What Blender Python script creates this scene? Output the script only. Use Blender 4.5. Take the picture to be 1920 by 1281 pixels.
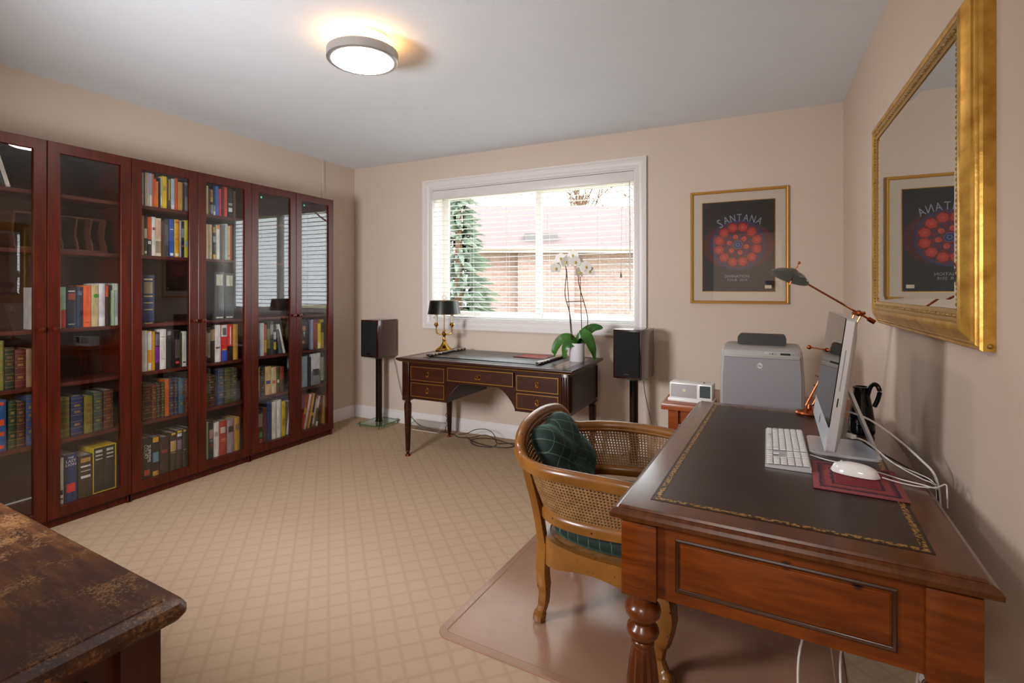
import bpy, bmesh, math, random
from mathutils import Vector, Matrix
for o in list(bpy.data.objects): bpy.data.objects.remove(o)
random.seed(7)
SC = bpy.context.scene
COL = SC.collection
PI = math.pi

# ------------------------------------------------------------------ camera, sky, lights, exposure
cam_d = bpy.data.cameras.new('camera'); cam = bpy.data.objects.new('camera', cam_d); COL.objects.link(cam)
cam.location = (0, 0, 1.246); cam.rotation_euler = (PI/2, 0, 0.4695)
cam_d.sensor_width = 36; cam_d.lens = 18.134; cam_d.shift_x = 0.0130; cam_d.shift_y = -0.0504
cam_d.clip_start = .02; cam_d.clip_end = 200
SC.camera = cam
SC.view_settings.view_transform = 'Standard'; SC.view_settings.look = 'None'
SC.view_settings.exposure = 0.15; SC.view_settings.gamma = 1.0
SC.view_settings.use_curve_mapping = False
w = bpy.data.worlds.new('overcast_sky'); SC.world = w; w.use_nodes = True
w.node_tree.nodes['Background'].inputs[0].default_value = (0.93, 0.97, 1.0, 1)
w.node_tree.nodes['Background'].inputs[1].default_value = 7.0

def lamp(name, kind, loc, energy, color, size=.1, rot=(0, 0, 0), size_y=None):
    d = bpy.data.lights.new(name, kind); d.energy = energy; d.color = color
    if kind == 'AREA':
        d.size = size
        if size_y: d.shape = 'RECTANGLE'; d.size_y = size_y
    else: d.shadow_soft_size = size
    o = bpy.data.objects.new(name, d); COL.objects.link(o); o.location = loc; o.rotation_euler = rot
    return o
# soft area light standing in for the photographer's flash, well left of the lens
lamp('flash_stand_in', 'AREA', (-1.95, .04, 1.36), 41, (.97, .97, 1), .55, (math.radians(82), 0, math.radians(-3))).data.spread = math.radians(138)
# added fill light in the unseen hallway, shining in through the doorway
lamp('hall_fill', 'AREA', (-.3, -1.25, 2.3), 36, (1, .95, .9), .5)

XL, XR, YB, H, YR = -3.578, .469, 3.904, 2.438, -.20

# ------------------------------------------------------------------ helpers
def lin(h, a=1):
    if not isinstance(h, str): return tuple(h) + (a,) if len(h) == 3 else h
    h = h.lstrip('#'); r = []
    for i in (0, 2, 4):
        c = int(h[i:i+2], 16)/255
        r.append(c/12.92 if c <= .04045 else ((c+.055)/1.055)**2.4)
    return (*r, a)
MATS = {}
def mat(name, c, rough=.5, metal=0, c2=None, scale=8, stretch=(1, 1, 1), bump=0, coat=0, spec=.5, lo=.35, hi=.65, detail=5, emit=None, bscale=None, trans=0, sheen=0, distort=0, alpha=1):
    if name in MATS: return MATS[name]
    m = bpy.data.materials.new(name); m.use_nodes = True; nt = m.node_tree; b = nt.nodes['Principled BSDF']
    b.inputs['Base Color'].default_value = lin(c); b.inputs['Roughness'].default_value = rough
    b.inputs['Metallic'].default_value = metal; b.inputs['Specular IOR Level'].default_value = spec
    b.inputs['Coat Weight'].default_value = coat; b.inputs['Coat Roughness'].default_value = .12
    b.inputs['Transmission Weight'].default_value = trans
    b.inputs['Sheen Weight'].default_value = sheen
    if emit: b.inputs['Emission Color'].default_value = lin(emit[0]); b.inputs['Emission Strength'].default_value = emit[1]
    if c2 or bump:
        tc = nt.nodes.new('ShaderNodeTexCoord'); mp = nt.nodes.new('ShaderNodeMapping'); n = nt.nodes.new('ShaderNodeTexNoise')
        mp.inputs['Scale'].default_value = stretch; n.inputs['Scale'].default_value = scale; n.inputs['Detail'].default_value = detail
        n.inputs['Distortion'].default_value = distort
        nt.links.new(tc.outputs['Object'], mp.inputs[0]); nt.links.new(mp.outputs[0], n.inputs['Vector'])
        if c2:
            r = nt.nodes.new('ShaderNodeValToRGB'); r.color_ramp.elements[0].position = lo; r.color_ramp.elements[1].position = hi
            r.color_ramp.elements[0].color = lin(c); r.color_ramp.elements[1].color = lin(c2)
            nt.links.new(n.outputs['Fac'], r.inputs[0]); nt.links.new(r.outputs[0], b.inputs['Base Color'])
        if bump:
            bp = nt.nodes.new('ShaderNodeBump'); bp.inputs['Strength'].default_value = bump; bp.inputs['Distance'].default_value = .01
            src = n
            if bscale:
                src = nt.nodes.new('ShaderNodeTexNoise'); src.inputs['Scale'].default_value = bscale; nt.links.new(tc.outputs['Object'], src.inputs['Vector'])
            nt.links.new(src.outputs['Fac'], bp.inputs['Height']); nt.links.new(bp.outputs[0], b.inputs['Normal'])
    MATS[name] = m; return m
def glass(name, tint=(1, 1, 1), ior=1.5, gloss=(1, 1, 1), rough=0.0):
    m = bpy.data.materials.new(name); m.use_nodes = True; nt = m.node_tree; nt.nodes.clear()
    out = nt.nodes.new('ShaderNodeOutputMaterial'); mx = nt.nodes.new('ShaderNodeMixShader')
    t = nt.nodes.new('ShaderNodeBsdfTransparent'); g = nt.nodes.new('ShaderNodeBsdfGlossy'); lw = nt.nodes.new('ShaderNodeLayerWeight')
    t.inputs[0].default_value = (*tint, 1); g.inputs[0].default_value = (*gloss, 1); g.inputs['Roughness'].default_value = rough
    lw.inputs[0].default_value = .5; r0 = ((ior-1)/(ior+1))**2
    pw = nt.nodes.new('ShaderNodeMath'); pw.operation = 'POWER'; pw.inputs[1].default_value = 5; nt.links.new(lw.outputs['Facing'], pw.inputs[0])
    f = nt.nodes.new('ShaderNodeMath'); f.operation = 'MULTIPLY_ADD'; f.inputs[1].default_value = 1-r0; f.inputs[2].default_value = r0; nt.links.new(pw.outputs[0], f.inputs[0])
    nt.links.new(f.outputs[0], mx.inputs[0]); nt.links.new(t.outputs[0], mx.inputs[1]); nt.links.new(g.outputs[0], mx.inputs[2])
    nt.links.new(mx.outputs[0], out.inputs[0]); MATS[name] = m; return m

def T(x=0, y=0, z=0, rx=0, ry=0, rz=0, s=1):
    return Matrix.Translation((x, y, z)) @ Matrix.Rotation(rz, 4, 'Z') @ Matrix.Rotation(ry, 4, 'Y') @ Matrix.Rotation(rx, 4, 'X') @ Matrix.Scale(s, 4)
def box(bm, a, b, M=None, mi=0, bev=0, seg=2):
    x0, y0, z0 = a; x1, y1, z1 = b
    vs = [bm.verts.new(p) for p in ((x0,y0,z0),(x1,y0,z0),(x1,y1,z0),(x0,y1,z0),(x0,y0,z1),(x1,y0,z1),(x1,y1,z1),(x0,y1,z1))]
    fs = [bm.faces.new([vs[i] for i in f]) for f in ((0,3,2,1),(4,5,6,7),(0,1,5,4),(1,2,6,5),(2,3,7,6),(3,0,4,7))]
    for f in fs: f.material_index = mi
    if M is not None:
        for v in vs: v.co = M @ v.co
    if bev:
        es = list({e for f in fs for e in f.edges})
        r = bmesh.ops.bevel(bm, geom=es, offset=bev, segments=seg, affect='EDGES', profile=.5)
        for f in r['faces']: f.material_index = mi
def loft(bm, rings, closed=True, cap=True, mi=0, M=None, loop=False):
    R = []
    for r in rings: R.append([bm.verts.new((M @ Vector(p)) if M is not None else p) for p in r])
    n = len(R[0]); k = len(R)
    for i in range(k if loop else k-1):
        a, b = R[i], R[(i+1) % k]
        for j in range(n if closed else n-1):
            q = [a[j], a[(j+1) % n], b[(j+1) % n], b[j]]
            try: bm.faces.new(q).material_index = mi
            except ValueError: pass
    if cap and closed and not loop:
        for r, rev in ((R[0], True), (R[-1], False)):
            try: bm.faces.new(r[::-1] if rev else r).material_index = mi
            except ValueError: pass
    return R
def lathe(bm, prof, n=24, M=None, mi=0, flute=0, fn=12):
    rings = []
    for r, z, *fl in prof:
        d = fl[0] if fl else 0
        rings.append([((max(r, 1e-5)*(1-d*(.5+.5*math.cos(fn*2*PI*i/n))))*math.cos(2*PI*i/n), (max(r, 1e-5)*(1-d*(.5+.5*math.cos(fn*2*PI*i/n))))*math.sin(2*PI*i/n), z) for i in range(n)])
    loft(bm, rings, mi=mi, M=M)
def spline(pts, n=6, closed=False):
    P = [Vector(p) for p in pts]; out = []; m = len(P)
    for i in range(m if closed else m-1):
        g = (lambda k: P[k % m]) if closed else (lambda k: P[min(max(k, 0), m-1)])
        p0, p1, p2, p3 = g(i-1), g(i), g(i+1), g(i+2)
        for k in range(n):
            t = k/n
            out.append(.5*((2*p1)+(-p0+p2)*t+(2*p0-5*p1+4*p2-p3)*t*t+(-p0+3*p1-3*p2+p3)*t**3))
    if not closed: out.append(P[-1])
    return out
def sweep(bm, pts, sec, M=None, mi=0, up=(0, 0, 1), closed=False, scales=None):
    """sweep the 2D section sec [(side, up)] along pts"""
    P = [Vector(p) for p in pts]; U = Vector(up); rings = []; m = len(P)
    for i, p in enumerate(P):
        if closed: t = P[(i+1) % m]-P[i-1]
        else: t = P[min(i+1, m-1)]-P[max(i-1, 0)]
        t.normalize(); s = t.cross(U)
        if s.length < 1e-4: s = Vector((1, 0, 0))
        s.normalize(); u = s.cross(t)
        k = scales[i] if scales else 1
        rings.append([p+s*a*k+u*b*k for a, b in sec])
    loft(bm, rings, mi=mi, M=M, loop=closed)
def circ(r, n=8): return [(r*math.cos(2*PI*i/n), r*math.sin(2*PI*i/n)) for i in range(n)]
def tube(bm, pts, r, n=8, M=None, mi=0, closed=False):
    P = [Vector(p) for p in pts]; m = len(P); rings = []; u = None
    for i, p in enumerate(P):
        t = (P[(i+1) % m]-P[i-1]) if closed else (P[min(i+1, m-1)]-P[max(i-1, 0)])
        if t.length < 1e-9: t = Vector((0, 0, 1))
        t.normalize()
        if u is None:
            u = t.orthogonal().normalized()
        u = (u-t*u.dot(t))
        if u.length < 1e-6: u = t.orthogonal()
        u.normalize(); s = t.cross(u); rr = r[i] if isinstance(r, (list, tuple)) else r
        rings.append([p+(u*math.cos(2*PI*k/n)+s*math.sin(2*PI*k/n))*rr for k in range(n)])
    loft(bm, rings, mi=mi, M=M, loop=closed)
def prism(bm, poly, d0, d1, axis='z', M=None, mi=0):
    def P(a, b, d): return {'z': (a, b, d), 'y': (a, d, b), 'x': (d, a, b)}[axis]
    loft(bm, [[P(a, b, d0) for a, b in poly], [P(a, b, d1) for a, b in poly]], mi=mi, M=M)
def frame(bm, prof, x0, x1, z0, z1, M=None, mi=0):
    """mitred picture frame in the XZ plane; prof = closed loop of (inset, depth towards -y)"""
    rings = []
    for cx, cz, sx, sz in ((x0, z0, 1, 1), (x1, z0, -1, 1), (x1, z1, -1, -1), (x0, z1, 1, -1)):
        rings.append([(cx+sx*a, -d, cz+sz*a) for a, d in prof])
    loft(bm, rings, mi=mi, M=M, loop=True)
def ball(bm, c, r, M=None, mi=0, u=12, v=8, s=(1, 1, 1)):
    pr = []
    X = Matrix.Translation(c) @ Matrix.Diagonal((*s, 1))
    if M is not None: X = M @ X
    lathe(bm, [(r*math.sin(PI*i/v), -r*math.cos(PI*i/v)) for i in range(v+1)], n=u, M=X, mi=mi)
def obj(name, bm, m, parent=None, smooth=38, loc=None, rot=None):
    bmesh.ops.remove_doubles(bm, verts=bm.verts, dist=1e-6)
    bmesh.ops.recalc_face_normals(bm, faces=bm.faces)
    me = bpy.data.meshes.new(name); bm.to_mesh(me); bm.free()
    for k in (m if isinstance(m, (list, tuple)) else [m]): me.materials.append(k)
    if smooth:
        for p in me.polygons: p.use_smooth = True
        me.set_sharp_from_angle(angle=math.radians(smooth))
    o = bpy.data.objects.new(name, me); COL.objects.link(o)
    if parent: o.parent = parent
    if loc: o.location = loc
    if rot: o.rotation_euler = rot
    return o
def tag(o, label, cat, group=None):
    o['label'] = label; o['category'] = cat
    if group: o['group'] = group
    return o
def thing(name, label, cat, loc=(0, 0, 0), rz=0, group=None):
    o = bpy.data.objects.new(name, None); COL.objects.link(o); o.empty_display_size = .1
    o.location = loc; o.rotation_euler = (0, 0, rz); return tag(o, label, cat, group)
def struct(name, bm=None, m=None, label=None, parent=None, smooth=38):
    if bm is None:
        o = bpy.data.objects.new(name, None); COL.objects.link(o)
    else: o = obj(name, bm, m, parent, smooth)
    if not parent:
        o['kind'] = 'structure'
        if label: o['label'] = label
    return o
def copy_tree(o, parent=None):
    c = o.copy(); COL.objects.link(c)
    if parent: c.parent = parent
    for ch in list(o.children): copy_tree(ch, c)
    return c
B = bmesh.new
def part(name, parent, m, fn, smooth=38, label=None):
    bm = B(); fn(bm); o = obj(name, bm, m, parent, smooth)
    if label: o['label'] = label
    return o
def text_bm(bm, s, size, M, mi=0, align='CENTER', extrude=.0004):
    cu = bpy.data.curves.new('lettering', 'FONT'); cu.body = s; cu.size = size; cu.align_x = align; cu.align_y = 'CENTER'; cu.extrude = extrude; cu.resolution_u = 2
    o = bpy.data.objects.new('lettering', cu); COL.objects.link(o); bpy.context.view_layer.update()
    me = bpy.data.meshes.new_from_object(o.evaluated_get(bpy.context.evaluated_depsgraph_get()))
    bpy.data.objects.remove(o); bpy.data.curves.remove(cu)
    n0 = len(bm.verts); f0 = len(bm.faces); bm.from_mesh(me); bm.verts.ensure_lookup_table(); bm.faces.ensure_lookup_table()
    for v in bm.verts[n0:]: v.co = M @ v.co
    for f in bm.faces[f0:]: f.material_index = mi
    bpy.data.meshes.remove(me)

# ------------------------------------------------------------------ materials
M_wall = mat('wall_paint', '#d3c3b4', .9, c2='#d5c5b6', scale=3, bump=.05, bscale=180)
M_wallw = mat('right_wall_paint', '#d4c1b0', .9, bump=.05, bscale=180, c2='#d6c3b2', scale=3)
M_ceil = mat('ceiling_paint', '#e9eff6', .95, bump=.06, bscale=150, c2='#ebf1f8')
M_white = mat('white_trim_paint', '#e4dedb', .35)
M_cherry = mat('cherry_veneer', '#3f0e04', .32, c2='#581607', scale=14, stretch=(3, 3, .25), spec=.4)
M_cherry_in = mat('cherry_inside', '#4a160a', .5, c2='#5c1d0c', scale=10, stretch=(.3, 3, 3))
M_darkback = mat('bookcase_back', '#3f1a0e', .7)
M_glass = glass('clear_glass', (.91, .915, .91), 1.5)
M_wglass = glass('window_glass', (.97, .98, .98), 1.03)
M_pglass = glass('picture_glass', (.98, .98, .98), 1.45)
M_brass = mat('polished_brass', '#c8963a', .2, 1)
M_brassd = mat('brass_inlay', '#a87c34', .35, .8)
M_gold = mat('gold_leaf', '#d6a548', .32, .5, c2='#b07c28', scale=24, lo=.4, hi=.72, bump=.15, detail=8)
M_goldd = mat('gold_bead', '#a88848', .42, .5, c2='#7c5c2c', scale=60)
M_copper = mat('copper', '#b8643c', .25, 1)
M_chrome = mat('chrome', '#b0a89c', .1, 1)
M_black = mat('black_plastic', '#0c0c0d', .4)
M_blackg = mat('gloss_black_plastic', '#080809', .12)
M_whitep = mat('white_plastic', '#e2dfdc', .3)
M_alu = mat('brushed_aluminium', '#d2d4d8', .36, .45)
M_mah = mat('dark_mahogany', '#260f07', .3, c2='#341509', scale=12, stretch=(.3, 3, 3), coat=.08, spec=.35)
M_mah2 = mat('mahogany_drawer', '#2e1309', .28, c2='#3a190c', scale=14, stretch=(.3, 3, 4), coat=.3)
M_leatherb = mat('black_leather', '#191615', .34, bump=.1, scale=300)
M_paper = mat('book_pages', '#b9b0a2', .9, c2='#a89f90', scale=120, stretch=(1, 8, .1))
def node_mat(name):
    m = bpy.data.materials.new(name); m.use_nodes = True; nt = m.node_tree
    MATS[name] = m
    return m, nt, nt.nodes['Principled BSDF'], nt.nodes.new, nt.links.new
def ramp(N, stops):
    r = N('ShaderNodeValToRGB'); e = r.color_ramp.elements
    while len(e) > 1: e.remove(e[0])
    e[0].position = stops[0][0]; e[0].color = lin(stops[0][1])
    for p, c in stops[1:]: k = e.new(p); k.color = lin(c)
    return r
def math_(N, L, op, a, b=None):
    n = N('ShaderNodeMath'); n.operation = op
    for i, v in enumerate((a, b)):
        if v is None: continue
        if isinstance(v, (int, float)): n.inputs[i].default_value = v
        else: L(v, n.inputs[i])
    return n.outputs[0]
def carpet():
    m, nt, b, N, L = node_mat('beige_loop_carpet')
    tc = N('ShaderNodeTexCoord'); mp = N('ShaderNodeMapping'); mp.inputs['Rotation'].default_value = (0, 0, PI/4); mp.inputs['Scale'].default_value = (1/.079,)*3
    L(tc.outputs['Object'], mp.inputs[0]); 
    wob = N('ShaderNodeTexNoise'); wob.inputs['Scale'].default_value = 40; L(tc.outputs['Object'], wob.inputs['Vector'])
    sp = N('ShaderNodeSeparateXYZ'); L(mp.outputs[0], sp.inputs[0])
    ds = []
    for ax in ('X', 'Y'):
        f = math_(N, L, 'FRACT', math_(N, L, 'ADD', sp.outputs[ax], math_(N, L, 'MULTIPLY', wob.outputs['Fac'], .10)))
        ds.append(math_(N, L, 'ABSOLUTE', math_(N, L, 'SUBTRACT', f, .5)))
    d = math_(N, L, 'MAXIMUM', ds[0], ds[1])           # .5 at the grooves
    g = ramp(N, [(0, '#000000'), (.36, '#000000'), (.48, '#ffffff'), (1, '#ffffff')]); L(d, g.inputs[0])
    n = N('ShaderNodeTexNoise'); n.inputs['Scale'].default_value = 260; n.inputs['Detail'].default_value = 3; L(tc.outputs['Object'], n.inputs['Vector'])
    c1 = ramp(N, [(.3, '#b0977d'), (.7, '#b9a187')]); L(n.outputs['Fac'], c1.inputs[0])
    mx = N('ShaderNodeMix'); mx.data_type = 'RGBA'; L(g.outputs[0], mx.inputs['Factor']); L(c1.outputs[0], mx.inputs['A']); mx.inputs['B'].default_value = lin('#ad947a')
    L(mx.outputs['Result'], b.inputs['Base Color']); b.inputs['Roughness'].default_value = .95; b.inputs['Specular IOR Level'].default_value = .1
    hh = math_(N, L, 'SUBTRACT', math_(N, L, 'MULTIPLY', n.outputs['Fac'], .5), math_(N, L, 'MULTIPLY', g.outputs[0], .8))
    bp = N('ShaderNodeBump'); bp.inputs['Strength'].default_value = .15; bp.inputs['Distance'].default_value = .004; L(hh, bp.inputs['Height']); L(bp.outputs[0], b.inputs['Normal'])
    return m
def old_wood(name, c1, c2, dark, stretch, rough=.3, knots=14, coat=.4):
    m, nt, b, N, L = node_mat(name)
    tc = N('ShaderNodeTexCoord'); mp = N('ShaderNodeMapping'); mp.inputs['Scale'].default_value = stretch; L(tc.outputs['Object'], mp.inputs[0])
    n = N('ShaderNodeTexNoise'); n.inputs['Scale'].default_value = 7; n.inputs['Detail'].default_value = 8; n.inputs['Distortion'].default_value = .6; L(mp.outputs[0], n.inputs['Vector'])
    r = ramp(N, [(.28, c1), (.72, c2)]); L(n.outputs['Fac'], r.inputs[0])
    v = N('ShaderNodeTexVoronoi'); v.inputs['Scale'].default_value = knots; L(tc.outputs['Object'], v.inputs['Vector'])
    k = ramp(N, [(0, '#ffffff'), (.07, '#ffffff'), (.15, '#000000'), (1, '#000000')]); L(v.outputs['Distance'], k.inputs[0])
    n2 = N('ShaderNodeTexNoise'); n2.inputs['Scale'].default_value = 4; L(tc.outputs['Object'], n2.inputs['Vector'])
    k2 = ramp(N, [(.42, '#000000'), (.54, '#ffffff')]); L(n2.outputs['Fac'], k2.inputs[0])
    f = math_(N, L, 'MULTIPLY', k.outputs[0], k2.outputs[0])
    mx = N('ShaderNodeMix'); mx.data_type = 'RGBA'; L(f, mx.inputs['Factor']); L(r.outputs[0], mx.inputs['A']); mx.inputs['B'].default_value = lin(dark)
    L(mx.outputs['Result'], b.inputs['Base Color']); b.inputs['Roughness'].default_value = rough; b.inputs['Specular IOR Level'].default_value = .3; b.inputs['Coat Weight'].default_value = coat; b.inputs['Coat Roughness'].default_value = .18
    return m
M_carpet = carpet()
M_deskx = old_wood('antique_walnut', '#502002', '#854009', '#1c0a04', (1, 1, 6), knots=11, coat=.2)
M_desky = old_wood('antique_walnut_top', '#3f1c07', '#62310f', '#1c0a04', (6, .8, 2), rough=.26, coat=.5)
M_deskleg = old_wood('antique_walnut_turned', '#451c04', '#6c320a', '#1c0a04', (3, 3, .6), knots=20)
M_chairw = old_wood('beech_chair_frame', '#6a4012', '#905c24', '#331606', (1, 1, .6), rough=.35, knots=30)

# ------------------------------------------------------------------ room shell
bm = B(); box(bm, (XL-.15, YR-2.2, -.12), (XR+.15, YB+.26, 0)); struct('floor', bm, M_carpet, 'beige looped carpet with a diamond lattice covering the floor')
bm = B(); box(bm, (XL-.15, YR-2.2, H), (XR+.15, YB+.26, H+.12)); struct('ceiling', bm, M_ceil, 'flat pale grey ceiling')
bm = B(); box(bm, (XL-.15, YR, 0), (XL, YB, H)); struct('wall_left', bm, M_wall, 'beige wall behind the bookcases')
bm = B(); box(bm, (XR, YR-2.2, 0), (XR+.15, YB, H)); struct('wall_right', bm, M_wallw, 'beige wall with the gold mirror')
WX0, WX1, WZ0, WZ1 = -2.668, -.832, .978, 2.155      # window opening
bm = B()
for a, b_ in (((XL-.15, 0), (WX0, H)), ((WX1, 0), (XR+.15, H)), ((WX0, 0), (WX1, WZ0)), ((WX0, WZ1), (WX1, H))):
    box(bm, (a[0], YB, a[1]), (b_[0], YB+.26, b_[1]))
struct('wall_back', bm, M_wall, 'beige wall with the window and the framed poster')
DX0, DX1 = -.62, .28
bm = B()
for a, b_ in (((XL-.15, 0), (DX0, H)), ((DX1, 0), (XR, H)), ((DX0, 2.05), (DX1, H))): box(bm, (a[0], YR-.12, a[1]), (b_[0], YR, b_[1]))
struct('wall_rear', bm, M_wall, 'beige wall with the doorway')
bm = B(); box(bm, (-1.6, YR-2.2, 0), (-1.5, YR-.12, H)); box(bm, (-1.6, YR-2.32, 0), (XR+.15, YR-2.2, H)); struct('wall_hall', bm, M_wall, 'plain beige hallway walls beyond the doorway')
d1 = struct('door_1', label='white door casing around the open doorway')
def casing(bm):
    for x0, x1 in ((DX0-.09, DX0), (DX1, DX1+.09)): box(bm, (x0, YR, 0), (x1, YR+.018, 2.14), bev=.006)
    box(bm, (DX0, YR, 2.05), (DX1, YR+.018, 2.14), bev=.006)
part('door_casing', d1, M_white, casing)
part('door_jamb', d1, M_white, lambda bm: (box(bm, (DX0-.001, YR-.12, 0), (DX0+.018, YR, 2.05)), box(bm, (DX1-.018, YR-.12, 0), (DX1+.001, YR, 2.05)), box(bm, (DX0+.018, YR-.12, 2.032), (DX1-.018, YR, 2.05))))
BBP = [(0, 0), (.016, 0), (.016, .07), (.013, .082), (.009, .09), (.007, .105), (.004, .115), (0, .115)]
def bboard(name, side, pts, label):
    bm = B(); rings = []
    for (x, y, nx, ny) in pts: rings.append([(x+nx*a, y+ny*a, z) for a, z in BBP])
    loft(bm, rings); return struct(name, bm, M_white, label, smooth=25)
bboard('baseboard_back', 0, [(XL+.0005, YB, 1, -1), (XR-.0005, YB, -1, -1)], 'white moulded baseboard under the window')
bboard('baseboard_left', 0, [(XL, YR+.02, 1, 0), (XL, YB-.0005, 1, -1)], 'white moulded baseboard beside the bookcase')
bboard('baseboard_right', 0, [(XR, YR+.02, -1, 0), (XR, YB-.0005, -1, -1)], 'white moulded baseboard behind the walnut desk')
bm = B(); box(bm, (XL, 3.475, 0.115), (XL+.009, 3.505, H), bev=.003); struct('trim_1', bm, M_wall, 'painted vertical strip on the wall above the last bookcase')

# ------------------------------------------------------------------ window
w1 = struct('window_1', label='white framed double window looking onto a brick house')
CP = [(0, 0), (0, .026), (.012, .028), (.02, .022), (.03, .024), (.05, .02), (.062, .012), (.08, .014), (.084, .008), (.084, 0)]
def cas(bm): frame(bm, CP, -2.749, -.750, .8965, 2.236, M=Matrix.Translation((0, YB, 0)))
part('window_casing', w1, M_white, cas, 30)
JX = .004
def jamb(bm):
    frame(bm, [(0, -.26), (0, .004), (.012, .004), (.012, -.26)], WX0, WX1, WZ0, WZ1, M=Matrix.Translation((0, YB, 0)))
part('window_jamb', w1, M_white, jamb)
MXC = -1.70; SY = YB+.19
for x0, x1, yy in ((WX0+.012, MXC+.03, SY), (MXC-.03, WX1-.012, SY+.026)):
    s = part('sash', w1, M_white, lambda bm: frame(bm, [(0, 0), (0, .024), (.05, .024), (.054, .018), (.054, 0)], x0, x1, WZ0+.012, WZ1-.012, M=Matrix.Translation((0, yy+.024, 0))))
    part('pane', s, M_wglass, lambda bm: box(bm, (x0+.05, yy+.010, WZ0+.06), (x1-.05, yy+.014, WZ1-.06)))
# ------------------------------------------------------------------ blind
bl = thing('window_blind', 'white slatted window blind with open slats and a tilt wand', 'blind', ((WX0+WX1)/2, YB+.055, WZ0))
BW = (WX1-WX0-.03)/2
M_slat = mat('white_slat', '#e9ece9', .45)
part('valance', bl, M_white, lambda bm: (box(bm, (-BW-.004, -.054, 1.085), (BW+.004, -.040, 1.163), bev=.004), box(bm, (-BW, -.036, 1.11), (BW, .03, 1.16))))
sm = None
NS = 24
for i in range(NS):
    z = .075+i*.0432
    if sm is None:
        bm = B(); pr = [(-.025+.05*k/4, .0025*(1-((k-2)/2)**2)) for k in range(5)]
        loft(bm, [[(x, y, zz+.0013) for y, zz in pr]+[(x, y, zz-.0013) for y, zz in pr[::-1]] for x in (-BW, BW)])
        o = obj('slat', bm, M_slat, bl); sm = o.data
    else:
        o = bpy.data.objects.new('slat', sm); COL.objects.link(o); o.parent = bl
    o.location = (0, 0, z); o.rotation_euler = (math.radians(4), 0, 0)
part('bottom_rail', bl, M_slat, lambda bm: box(bm, (-BW, -.026, .016), (BW, .026, .034), bev=.005))
M_cord = mat('white_cord', '#dcdad6', .8)
for x in (-.84, -.52, -.17, .2, .62, .84):
    part('ladder_cord', bl, M_cord, lambda bm: (tube(bm, [(x, -.0265, .02), (x, -.0265, 1.1)], .0009, 4), tube(bm, [(x, .0265, .02), (x, .0265, 1.1)], .0009, 4)))
part('tilt_wand', bl, M_cord, lambda bm: tube(bm, [(BW-.035, -.036, 1.09), (BW-.03, -.034, .12)], .004, 8))
lc = part('lift_cord', bl, M_cord, lambda bm: tube(bm, [(BW-.09, -.034, 1.09), (BW-.1, -.034, .40)], .0012, 5))
part('tassel', lc, mat('tassel_wood', '#7c6a5c', .5), lambda bm: lathe(bm, [(0, .36), (.008, .362), (.007, .38), (.003, .40), (0, .402)], 10, M=T(BW-.1, -.034, 0)))

# ------------------------------------------------------------------ outdoors seen through the window
def brick_mat():
    m, nt, b, N, L = node_mat('pale_brick')
    tc = N('ShaderNodeTexCoord'); mp = N('ShaderNodeMapping'); mp.inputs['Rotation'].default_value = (PI/2, 0, 0); L(tc.outputs['Object'], mp.inputs[0])
    br = N('ShaderNodeTexBrick'); br.inputs['Scale'].default_value = 1; br.inputs['Brick Width'].default_value = .22; br.inputs['Row Height'].default_value = .075; br.inputs['Mortar Size'].default_value = .008
    br.inputs['Color1'].default_value = lin('#8e7670'); br.inputs['Color2'].default_value = lin('#846862'); br.inputs['Mortar'].default_value = lin('#958b83')
    L(mp.outputs[0], br.inputs[0]); L(br.outputs[0], b.inputs['Base Color']); b.inputs['Roughness'].default_value = .9
    return m
M_brick = brick_mat()
M_shingle = mat('pink_roof_shingles', '#5c4b4a', .9, c2='#675655', scale=9, stretch=(.4, 4, 4))
M_evg = mat('spruce_needles', '#4c584a', .9, c2='#687262', scale=6)
M_bark = mat('tree_bark', '#5a4434', .9, c2='#74583f', scale=12)
HZ = -.9                                                 # garden level
bm = B(); box(bm, (-60, YB+.3, HZ-.2), (50, 70, HZ)); struct('ground', bm, mat('lawn_grass', '#a09a74', .95, c2='#b0a884', scale=3), 'lawn outside the window')
hs = thing('brick_house', 'neighbouring brick house with a pinkish shingle roof seen through the blind', 'house', (-6.8, 13.4, HZ), .4695)
part('brick_wall', hs, M_brick, lambda bm: box(bm, (-.9, 0, 0), (11, 6, 3.3)))
part('brick_pier', hs, M_brick, lambda bm: box(bm, (.55, -.35, 0), (2.15, 0, 3.3)))
part('roof', hs, M_shingle, lambda bm: (prism(bm, [(-.7, 3.32), (3.4, 5.15), (7, 3.32)], -1.6, 11.6, 'x'),))
part('fascia', hs, mat('white_fascia', '#a8a4a0', .6), lambda bm: box(bm, (-1.6, -.74, 3.18), (11.6, -.70, 3.34)))
part('soffit', hs, mat('grey_soffit', '#7c736c', .8), lambda bm: box(bm, (-1.55, -.70, 3.2), (11.55, 0, 3.24)))
part('gutter', hs, mat('gutter_brown', '#8c7f78', .5), lambda bm: tube(bm, [(-1.6, -.79, 3.29), (11.6, -.79, 3.29)], .055, 8))
hw = part('window', hs, mat('house_window_frame', '#cfcac4', .6), lambda bm: frame(bm, [(0, 0), (0, .05), (.08, .05), (.08, 0)], 6.2, 7.8, .9, 2.3))
part('pane', hw, mat('dark_pane', '#3c4448', .15), lambda bm: box(bm, (6.27, -.02, .97), (7.73, -.005, 2.23)))
part('roof_vent', hs, mat('vent_metal', '#5c5856', .6), lambda bm: box(bm, (.75, -.2, 3.45), (1.7, .35, 3.78)))
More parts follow.
